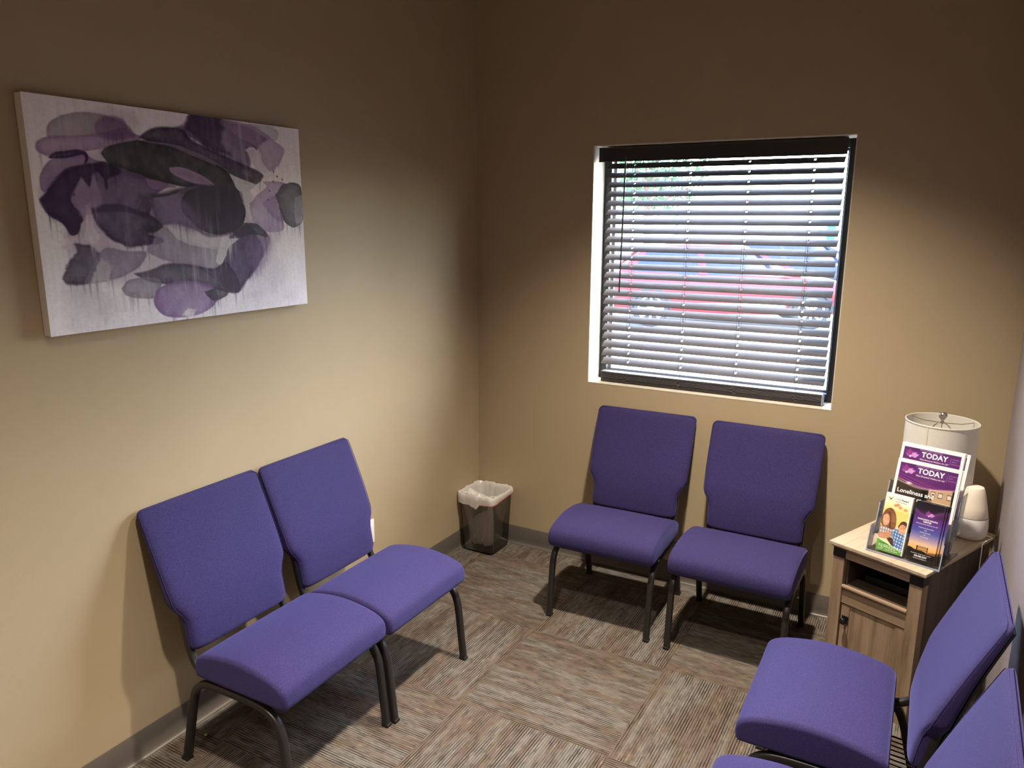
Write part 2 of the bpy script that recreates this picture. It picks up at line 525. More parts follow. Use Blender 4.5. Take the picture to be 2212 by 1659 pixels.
# ------------------------------------------------------------------ printed pictures as vertex colours
def vnoise(x, y, seed=0):
    xi, yi = np.floor(x).astype(np.int64), np.floor(y).astype(np.int64)
    fx, fy = x-xi, y-yi
    fx, fy = fx*fx*(3-2*fx), fy*fy*(3-2*fy)
    def h(a, b):
        v = (a*374761393 + b*668265263 + seed*974634777) & 0x7fffffff
        v = ((v ^ (v >> 13))*1274126177) & 0x7fffffff
        return ((v ^ (v >> 16)) & 0xffff)/65535.0
    return (h(xi, yi)*(1-fx)+h(xi+1, yi)*fx)*(1-fy) + (h(xi, yi+1)*(1-fx)+h(xi+1, yi+1)*fx)*fy
def fbm(x, y, seed=0, o=4):
    a, s, t = 0.5, 0.0, 0.0
    for k in range(o):
        s = s + a*vnoise(x*2**k, y*2**k, seed+k*17); t += a; a *= 0.5
    return s/t
class Paint:
    """picture over u (left to right), v (top to bottom); asp = width/height"""
    def __init__(s, nx, ny, asp, bg):
        s.nx, s.ny, s.asp = nx, ny, asp
        s.U, s.V = np.meshgrid(np.linspace(0, 1, nx), np.linspace(0, 1, ny))
        s.A = np.ones((ny, nx, 3))*np.array(bg, float)
        s.k = 0
    def put(s, col, al):
        col = np.array(col, float)
        s.A = s.A*(1-al[..., None]) + col*al[..., None]
    def poly(s, col, al, soft, warp, fade, pts, edge=0.25, drips=0):
        s.k += 1
        P = [Vector((p[0]*s.asp, p[1], 0)) for p in pts]
        P = smooth_path(P + P[:1], 4) if len(P) > 4 else P + P[:1]
        Q = np.array([(p.x, p.y) for p in P])
        X, Y = s.U*s.asp, s.V
        if warp > 0:
            X = X + warp*2*(fbm(s.U*s.asp*9, s.V*9, s.k) - .5) + warp*1.2*(fbm(s.U*s.asp*45, s.V*45, s.k+50, 2)-.5)
            Y = Y + warp*2*(fbm(s.U*s.asp*9, s.V*9, s.k+99) - .5)
        m = soft*2+warp*2+.01
        bx = (X > Q[:, 0].min()-m) & (X < Q[:, 0].max()+m) & (Y > Q[:, 1].min()-m) & (Y < Q[:, 1].max()+m)
        x, y = X[bx], Y[bx]
        if not len(x): return
        ins = np.zeros(len(x), bool); d2 = np.full(len(x), 9.0)
        for (ax, ay), (bx2, by2) in zip(Q[:-1], Q[1:]):
            ex, ey = bx2-ax, by2-ay
            L = ex*ex+ey*ey
            if L < 1e-12: continue
            t = np.clip(((x-ax)*ex+(y-ay)*ey)/L, 0, 1)
            d2 = np.minimum(d2, (x-ax-t*ex)**2+(y-ay-t*ey)**2)
            c = (ay > y) != (by2 > y)
            if abs(ey) > 1e-12:
                ins ^= c & (x < (y-ay)*ex/ey+ax)
        d = np.sqrt(d2)*np.where(ins, 1, -1)
        soft = max(soft, 0.0015)
        g = np.clip(d/soft*.5+.5, 0, 1); g = g*g*(3-2*g)
        gran = fbm(s.U[bx]*s.asp*26, s.V[bx]*26, s.k+400, 4); wash = fbm(s.U[bx]*s.asp*5, s.V[bx]*5, s.k+500, 3)
        g = g*(.80 + .34*gran)*np.clip(.82 + .50*wash, 0, 1.08)
        if edge: g = g*(1 - edge*.5 + edge*np.exp(-np.abs(d)/.012))
        n = fbm(s.U[bx]*s.asp*7, s.V[bx]*7, s.k+200)
        g = g*(1 - fade*1.2*np.clip(n*1.6-.3, 0, 1))
        if fade > .12:                                   # drips
            st = fbm(s.U[bx]*s.asp*60, s.V[bx]*5, s.k+300, 2)
            low = np.clip((y-Q[:, 1].min())/(np.ptp(Q[:, 1])+1e-6), 0, 1)
            g = g*(1-np.clip(low-.45, 0, 1)*fade*2.2*np.clip(st*2.4-.7, 0, 1))
        a = np.zeros(s.U.shape); a[bx] = np.clip(al*g, 0, 1)
        s.put(col, a)
        if drips:
            rd = random.Random(s.k*31)
            for _ in range(drips):
                x0 = rd.uniform(Q[:, 0].min()+.015, Q[:, 0].max()-.015)
                c = [ay+(x0-ax)*(by2-ay)/(bx2-ax) for (ax, ay), (bx2, by2) in zip(Q[:-1], Q[1:]) if (ax > x0) != (bx2 > x0)]
                if not c: continue
                v0 = max(c); L = rd.uniform(.02, .11); wd = rd.uniform(.0016, .006)
                xx = s.U*s.asp - x0 - .004*(fbm(s.V*30, s.V*0+_, s.k, 2)-.5)
                t = (s.V-v0+.03)/(L+.03)
                st = np.exp(-(xx/(wd*(1.3-t*.7)))**2)*((t > 0) & (t < 1))*np.clip(1.15-t, 0, 1)
                s.put(col, np.clip(al*.6*st, 0, 1))
    def ell(s, col, al, cx, cy, rx, ry, soft=.01, rot=0):
        X, Y = (s.U-cx)*s.asp, s.V-cy
        c, sn = math.cos(rot), math.sin(rot)
        r = np.sqrt(((X*c+Y*sn)/rx)**2+((-X*sn+Y*c)/ry)**2)
        s.put(col, al*np.clip((1-r)*min(rx, ry)/max(soft, 1e-4)+.5, 0, 1))
    def rect(s, col, al, u0, u1, v0, v1):
        s.put(col, al*((s.U >= u0) & (s.U <= u1) & (s.V >= v0) & (s.V <= v1)))
    def grad(s, stops, mask=None, axis='v'):
        t = s.V if axis == 'v' else s.U
        c = np.stack([np.interp(t, [q[0] for q in stops], [q[1][i] for q in stops]) for i in range(3)], -1)
        m = (np.ones(s.U.shape) if mask is None else mask)[..., None]
        s.A = s.A*(1-m)+c*m
    def mesh(s, name, w, h, parent, mat, y=0.0, label=None, wrap=None):
        """picture plane: x 0..w, z 0..h, facing -y"""
        nx, ny = s.nx, s.ny
        co = np.zeros((ny, nx, 3))
        co[..., 0] = s.U*w; co[..., 1] = y; co[..., 2] = (1-s.V)*h
        idx = np.arange(nx*ny).reshape(ny, nx)
        q = np.stack([idx[:-1, :-1], idx[1:, :-1], idx[1:, 1:], idx[:-1, 1:]], -1).reshape(-1, 4)
        me = bpy.data.meshes.new(name)
        me.vertices.add(nx*ny); me.vertices.foreach_set('co', co.ravel())
        me.loops.add(q.size); me.loops.foreach_set('vertex_index', q.ravel())
        me.polygons.add(len(q)); me.polygons.foreach_set('loop_start', np.arange(0, q.size, 4))
        me.update(calc_edges=True)
        A = np.clip(s.A/255., 0, 1)
        A = np.where(A <= .04045, A/12.92, ((A+.055)/1.055)**2.4)
        rgba = np.concatenate([A, np.ones((ny, nx, 1))], -1)
        at = me.color_attributes.new('print', 'FLOAT_COLOR', 'POINT')
        at.data.foreach_set('color', rgba.ravel().astype(np.float32))
        me.materials.append(MT[mat])
        o = bpy.data.objects.new(name, me)
        COL.objects.link(o); o.parent = parent
        if label: o['label'] = label
        return o

# ------------------------------------------------------------------ the setting
RW, RY, RH = 2.525, -5.2, 3.05          # room width, rear wall, ceiling
X0, X1, Z0, Z1 = 0.674, 1.851, 0.994, 2.168   # window opening
b = MB(); b.box(-.15, RW+.15, RY-.15, .22, -.10, 0); struct(b.build('floor', 'carpet', smooth=False))
b = MB(); b.box(-.15, RW+.15, RY-.15, .22, RH, RH+.10); struct(b.build('ceiling', 'ceiling', smooth=False))
b = MB(); b.box(-.15, 0, RY, 0, 0, RH); struct(b.build('wall_left', 'wall_tan', smooth=False))
b = MB(); b.box(RW, RW+.15, RY, 0, 0, RH); struct(b.build('wall_right', 'wall_grey', smooth=False))
b = MB(); b.box(-.15, RW+.15, RY-.15, RY, 0, RH); struct(b.build('wall_rear', 'wall_tan', smooth=False))
b = MB()
b.box(-.15, X0-.004, 0, .22, 0, RH); b.box(X1+.004, RW+.15, 0, .22, 0, RH)
b.box(X0-.004, X1+.004, 0, .22, 0, Z0-.004); b.box(X0-.004, X1+.004, 0, .22, Z1+.004, RH)
struct(b.build('wall_back', 'wall_tan', smooth=False))
b = MB()     # painted drywall returns of the window opening
b.box(X0-.004, X0, -.001, .14, Z0-.004, Z1+.004); b.box(X1, X1+.004, -.001, .14, Z0-.004, Z1+.004)
b.box(X0, X1, -.001, .14, Z0-.004, Z0); b.box(X0, X1, -.001, .14, Z1, Z1+.004)
struct(b.build('trim_1', 'reveal', smooth=False))

COVE = [(0, 0), (.017, 0), (.017, .0025), (.011, .005), (.0075, .010), (.0055, .018), (.0045, .035), (.0035, .101), (.0015, .1046), (0, .1046)]
b = MB(); b.extrude([(d, z) for d, z in COVE], RY, 0, 'y'); struct(b.build('baseboard_left', 'baseboard', angle=50))
b = MB(); b.extrude([(-d, z) for d, z in COVE], .003, RW-.003, 'x'); struct(b.build('baseboard_back', 'baseboard', angle=50))
b = MB(); b.extrude([(RW-d, z) for d, z in COVE], RY, 0, 'y'); struct(b.build('baseboard_right', 'baseboard', angle=50))

# window: frame bars, inner sash line and pane
win = bpy.data.objects.new('window_1', None); COL.objects.link(win); struct(win)
b = MB(); w = .038
b.box(X0, X0+w, .14, .19, Z0, Z1); b.box(X1-w, X1, .14, .19, Z0, Z1)
b.box(X0+w, X1-w, .14, .19, Z0, Z0+w); b.box(X0+w, X1-w, .14, .19, Z1-w, Z1)
b.build('window_frame', 'frame_dark', win, bevel=.002, smooth=False)
b = MB(); g = .010
b.box(X0+w, X0+w+g, .185, .20, Z0+w, Z1-w); b.box(X1-w-g, X1-w, .185, .20, Z0+w, Z1-w)
b.box(X0+w+g, X1-w-g, .185, .20, Z0+w, Z0+w+g); b.box(X0+w+g, X1-w-g, .185, .20, Z1-w-g, Z1-w)
b.build('window_gasket', 'pole', win, smooth=False)
b = MB(); b.box(X0+w, X1-w, .170, .176, Z0+w, Z1-w); b.build('window_pane', 'pane', win, smooth=False)

# ------------------------------------------------------------------ window blind
blind = thing('window_blind', 'dark brown horizontal slat blind hanging half open in the window', 'blind', (0, 0, 0))
BX0, BX1, YC, TILT = .722, 1.808, .070, math.radians(31)
HOLES = (.862, 1.138, 1.408, 1.686)
b = MB()
b.box(X0+.012, X1-.034, .032, .040, 2.094, 2.163)
b.box(X0+.012, X1-.034, .030, .040, 2.156, 2.163); b.box(X0+.012, X1-.034, .030, .040, 2.094, 2.099)
b.build('valance', 'blind_dark', blind, bevel=.0015, smooth=False)
b = MB(); b.box(BX0, BX1, .042, .098, 2.118, 2.160); b.build('headrail', 'blind_dark', blind, smooth=False)
b = MB()
xs = [BX0]
for h in HOLES: xs += [h-.0042, h+.0042]
xs.append(BX1)
ssp = [-.0258, -.018, -.009, 0, .011, .018, .0258]
for k in range(23):
    zc = 2.064 - k*.0443 + .025*math.sin(TILT)
    wob = random.uniform(-.0006, .0006); tl = TILT + random.uniform(-.02, .02)
    V = [[b.bm.verts.new((x, YC+s*math.cos(tl), zc+wob+s*math.sin(tl)+.0028*(1-(s/.025)**2))) for s in ssp] for x in xs]
    for i in range(len(xs)-1):
        for j in range(len(ssp)-1):
            if i % 2 == 1 and j in (2, 3): continue
            b.bm.faces.new((V[i][j], V[i+1][j], V[i+1][j+1], V[i][j+1]))
bmesh.ops.recalc_face_normals(b.bm, faces=b.bm.faces)
bmesh.ops.solidify(b.bm, geom=b.bm.faces[:], thickness=.0024)
b.build('slats', 'slat', blind, angle=30)
b = MB()
for k in range(6):
    z = 1.0145+k*.0052
    o = random.uniform(-.001, .001)
    b.box(BX0, BX1, YC-.025+o, YC+.025+o, z, z+.0030)
V0 = 1.0460
b.box(BX0, BX1, YC-.025, YC+.025, V0-.0012, V0+.0018)
b.build('slat_stack', 'slat', blind, bevel=.0008, segs=1, smooth=False)
b = MB(); b.box(BX0, BX1, YC-.026, YC+.026, .9965, 1.0128); b.build('bottom_rail', 'blind_dark', blind, bevel=.004)
b = MB(); b.box(BX1-.004, BX1+.0012, YC-.027, YC+.027, .9985, 1.046); b.build('end_clip', 'acrylic_edge', blind, bevel=.001, smooth=False)
for h in HOLES:
    yn, yf = YC-.0235*math.cos(TILT)-.001, YC+.0235*math.cos(TILT)+.001
    for xo, y in ((-.006, yn), (.005, yn), (-.006, yf), (.005, yf), (0, YC)):
        b = MB(); b.tube([(h+xo, y, 1.03), (h+xo, y, 2.12)], .0007, n=5); b.build('lift_cord' if y == YC else 'ladder_cord', 'cord', blind)
    pts = [(h+random.uniform(-.016, .016), YC-.028-random.uniform(0, .004), 1.046-.006*i+random.uniform(-.004, .004)) for i in range(8)]
    b = MB(); b.tube(smooth_path(pts, 4), .0009, n=5); b.build('cord_end', 'cord', blind)
b = MB(); b.tube([(.8285, .026, 2.092), (.8175, .026, 1.462)], .0042, n=6)
b.build('tilt_wand', 'blind_dark', blind)
b = MB(); b.tube([(.828, .028, 2.115), (.829, .024, 2.100), (.8285, .026, 2.088)], .0018, n=6); b.build('wand_hook', 'chrome', blind)

# ------------------------------------------------------------------ chairs
def make_chair():
    t = thing('church_chair', '-', 'chair')
    # seat: profile in (forward, z), rings across the width
    prof = [(-.172, .352), (-.178, .362), (-.178, .398), (-.172, .418), (-.155, .432), (-.12, .443), (-.06, .455), (0, .461), (.06, .4605),
            (.12, .453), (.165, .443), (.198, .430), (.2165, .413), (.2225, .390), (.2205, .364), (.213, .352)]
    P2 = [(p.x, p.y) for p in smooth_path([Vector((y, z, 0)) for y, z in prof], 3)]
    cy, cz = .02, .405
    rings = []
    HW, r = .252, .018
    xs_ = [-HW + r*(1-math.cos(PI/2*i/5)) for i in range(6)]
    inner = [-.19, -.12, -.05, 0, .05, .12, .19]
    allx = xs_ + inner + [-x for x in xs_[::-1]]
    for x in allx:
        d = max(0, abs(x) - (HW-r))/r
        ins = r*(1-math.sqrt(max(0, 1-d*d)))*.9
        dome = .006*(1-(x/HW)**2)
        ring = []
        for y, z in P2:
            sy, sz = (.20-ins)/.20, (.055-ins)/.055
            top = max(0, (z-.40)/.06)
            zz = cz+(z-cz)*sz + dome*top
            ring.append(Vector((x, cy+(y-cy)*sy, zz)))
        rings.append(ring)
    b = MB(); b.loft(rings); b.build('seat', 'fabric', t, angle=70)
    b = MB(); b.box(-.225, .225, -.155, .195, .338, .354); b.build('seat_board', 'black_plastic', t, bevel=.004, smooth=False)
    # backrest pad: rings up the height
    def front(z):
        return np.interp(z, [.42, .47, .52, .57, .60, .66, .74, .82, .885], [-.216, -.222, -.231, -.246, -.256, -.281, -.316, -.352, -.382])
    def half(z):
        return np.interp(z, [.40, .44, .50, .52, .54, .56, .575, .66, .76, .89], [.212, .213, .213, .215, .225, .239, .2465, .2505, .252, .2525])
    def thick(z):
        return np.interp(z, [.42, .5, .56, .62, .72, .885], [.056, .062, .064, .056, .042, .028])
    zb, zt, rr = .404, .884, .022
    zl = [zb + rr*(1-math.cos(PI/2*i/5)) for i in range(6)]
    zl += [.44, .455, .47, .485, .50, .513, .525, .537, .55, .562, .575, .587, .60, .62, .64, .67, .70, .74, .78, .82, .845]
    zl += [zt - rr*(1-math.cos(PI/2*i/5)) for i in range(5, -1, -1)]
    rings = []
    N = 44
    for z in zl:
        e = max(0, rr-(z-zb))/rr if z < zb+rr else max(0, rr-(zt-z))/rr
        ins = rr*(1-math.sqrt(max(0, 1-e*e)))
        w_, th = half(z)-ins, max(.006, thick(z)-min(ins*1.1, thick(z)-.008))
        yb = front(z)-thick(z)/2
        ring = []
        for k in range(N):
            a = 2*PI*(k+.5)/N
            c, s_ = math.cos(a), math.sin(a)
            ux = math.copysign(abs(c)**(2/14.), c)
            fr_ = math.copysign(abs(s_)**(2/3.4), s_)
            crown = .008*(1-ux*ux) if fr_ > 0 else 0
            ring.append(Vector((ux*w_, yb + fr_*th/2 + crown - .004*(1 if fr_ > 0 else 0), z)))
        rings.append(ring)
    b = MB(); b.loft(rings); bk_ = b.build('backrest', 'fabric', t, angle=70)
    def rim(z, sx):                                       # stitched seam round the front face
        e = max(0, rr-(z-zb))/rr if z < zb+rr else max(0, rr-(zt-z))/rr
        ins = rr*(1-math.sqrt(max(0, 1-e*e)))
        return Vector((sx*(half(z)-ins-.0012), front(z)-thick(z)/2+.25*thick(z), z))
    zs_ = [.427, .48, .513, .537, .562, .587, .62, .67, .74, .82, .862, .874]
    b = MB(); b.tube([rim(z, -1) for z in zs_] + [rim(.8815, -1)+Vector((.012, 0, 0)), rim(.8815, 1)-Vector((.012, 0, 0))] + [rim(z, 1) for z in zs_[::-1]], .0012, n=6)
    b.build('seam', 'fabric', bk_)
    # hard shell behind the pad
    b = MB()
    rings = []
    for z in [.44, .47, .50, .525, .55, .575, .60, .66, .74, .80, .865]:
        w_ = half(z)-.010
        yb = front(z)-thick(z)+.002
        rings.append([Vector((-w_, yb, z)), Vector((w_, yb, z)), Vector((w_, yb-.006, z)), Vector((-w_, yb-.006, z))])
    b.loft(rings); b.build('back_shell', 'black_plastic', t, angle=50)
    # legs: square tube, each half of one bent side frame
    sec = rrect(.0125, .0125, .005, 2)
    SX = .236
    for sx in (-1, 1):
        fp = smooth_path([(sx*SX, .216, 0.004), (sx*SX, .206, .10), (sx*SX, .196, .20), (sx*SX, .186, .262), (sx*SX, .164, .304), (sx*SX, .125, .328), (sx*SX, .07, .336), (sx*SX, .0, .337)], 4)
        b = MB(); b.tube(fp, sec, side=(1, 0, 0)); lg = b.build('leg', 'frame_tube', t, angle=50)
        b = MB(); b.box(sx*SX-.0135, sx*SX+.0135, .2015, .2305, 0, .012); b.build('foot_cap', 'black_plastic', lg, bevel=.002, smooth=False)
        rp = smooth_path([(sx*SX, -.276, 0.004), (sx*SX, -.255, .08), (sx*SX, -.230, .18), (sx*SX, -.212, .25), (sx*SX, -.188, .300), (sx*SX, -.145, .328), (sx*SX, -.09, .336), (sx*SX, .0, .337)], 4)
        b = MB(); b.tube(rp, sec, side=(1, 0, 0)); lg = b.build('leg', 'frame_tube', t, angle=50)
        b = MB(); b.box(sx*SX-.0135, sx*SX+.0135, -.2905, -.2605, 0, .012); b.build('foot_cap', 'black_plastic', lg, bevel=.002, smooth=False)
        for zz, yy in ((.045, -.264), (.155, -.236)):
            b = MB(); b.tube([(sx*SX-sx*.012, yy, zz), (sx*SX-sx*.019, yy, zz)], .0045, n=8)
            b.build('screw', 'chrome', lg)
        # upright carrying the backrest
        bp = smooth_path([(sx*.205, .02, .330), (sx*.205, -.12, .330), (sx*.205, -.185, .336), (sx*.205, -.225, .358), (sx*.205, -.246, .395), (sx*.205, -.262, .45), (sx*.205, -.279, .53), (sx*.205, -.303, .60), (sx*.205, -.338, .69)], 4)
        b = MB(); b.tube(bp, rrect(.011, .011, .004, 2), side=(1, 0, 0)); b.build('back_upright', 'frame_tube', t, angle=50)
    for yy in (-.12, .12):
        b = MB(); b.box(-SX, SX, yy-.011, yy+.011, .318, .338); b.build('stretcher', 'frame_tube', t, bevel=.003, smooth=False)
    return t
CH = 'purple upholstered chairs with charcoal legs'
spots = [
    ((.411, -1.885, 0), 0.011, 'purple padded chair by the left wall, nearer the camera and farther from the bin'),
    ((.417, -1.378, 0), 0.006, 'purple padded chair by the left wall with its seat toward the trash bin'),
    ((1.015, -.413, 0), -1.547, 'purple padded chair under the window, next to the trash bin'),
    ((1.591, -.422, 0), -1.579, 'purple padded chair under the window, next to the end table'),
    ((2.064, -1.319, 0), 3.157, 'purple padded chair by the right wall, in front of the end table'),
    ((2.055, -1.991, 0), 3.132, 'purple padded chair by the right wall, mostly cut off at the frame corner'),
]
proto = make_chair()
for i, (loc, th, lab) in enumerate(spots):
    c = proto if i == 0 else copy_tree(proto)
    c.location = loc
    c.rotation_euler = (0, 0, th-PI/2)
    tag(c, lab, 'chair', CH)
    if i == 4:   # wire book rack under the seat
        b = MB()
        for k in range(15):
            x = -.165+k*.0236
            b.tube([(x, -.02, .235), (x, -.30, .215), (x, -.32, .245)], .0022, n=6)
        b.tube([(-.19, -.02, .235), (.19, -.02, .235)], .003, n=6)
        b.tube([(-.19, -.32, .245), (.19, -.32, .245)], .003, n=6)
        for x in (-.19, .19):
            b.tube([(x, -.32, .245), (x, -.30, .215), (x, -.02, .235), (x, -.02, .325)], .003, n=6)
        b.build('book_rack', 'black_metal', c)

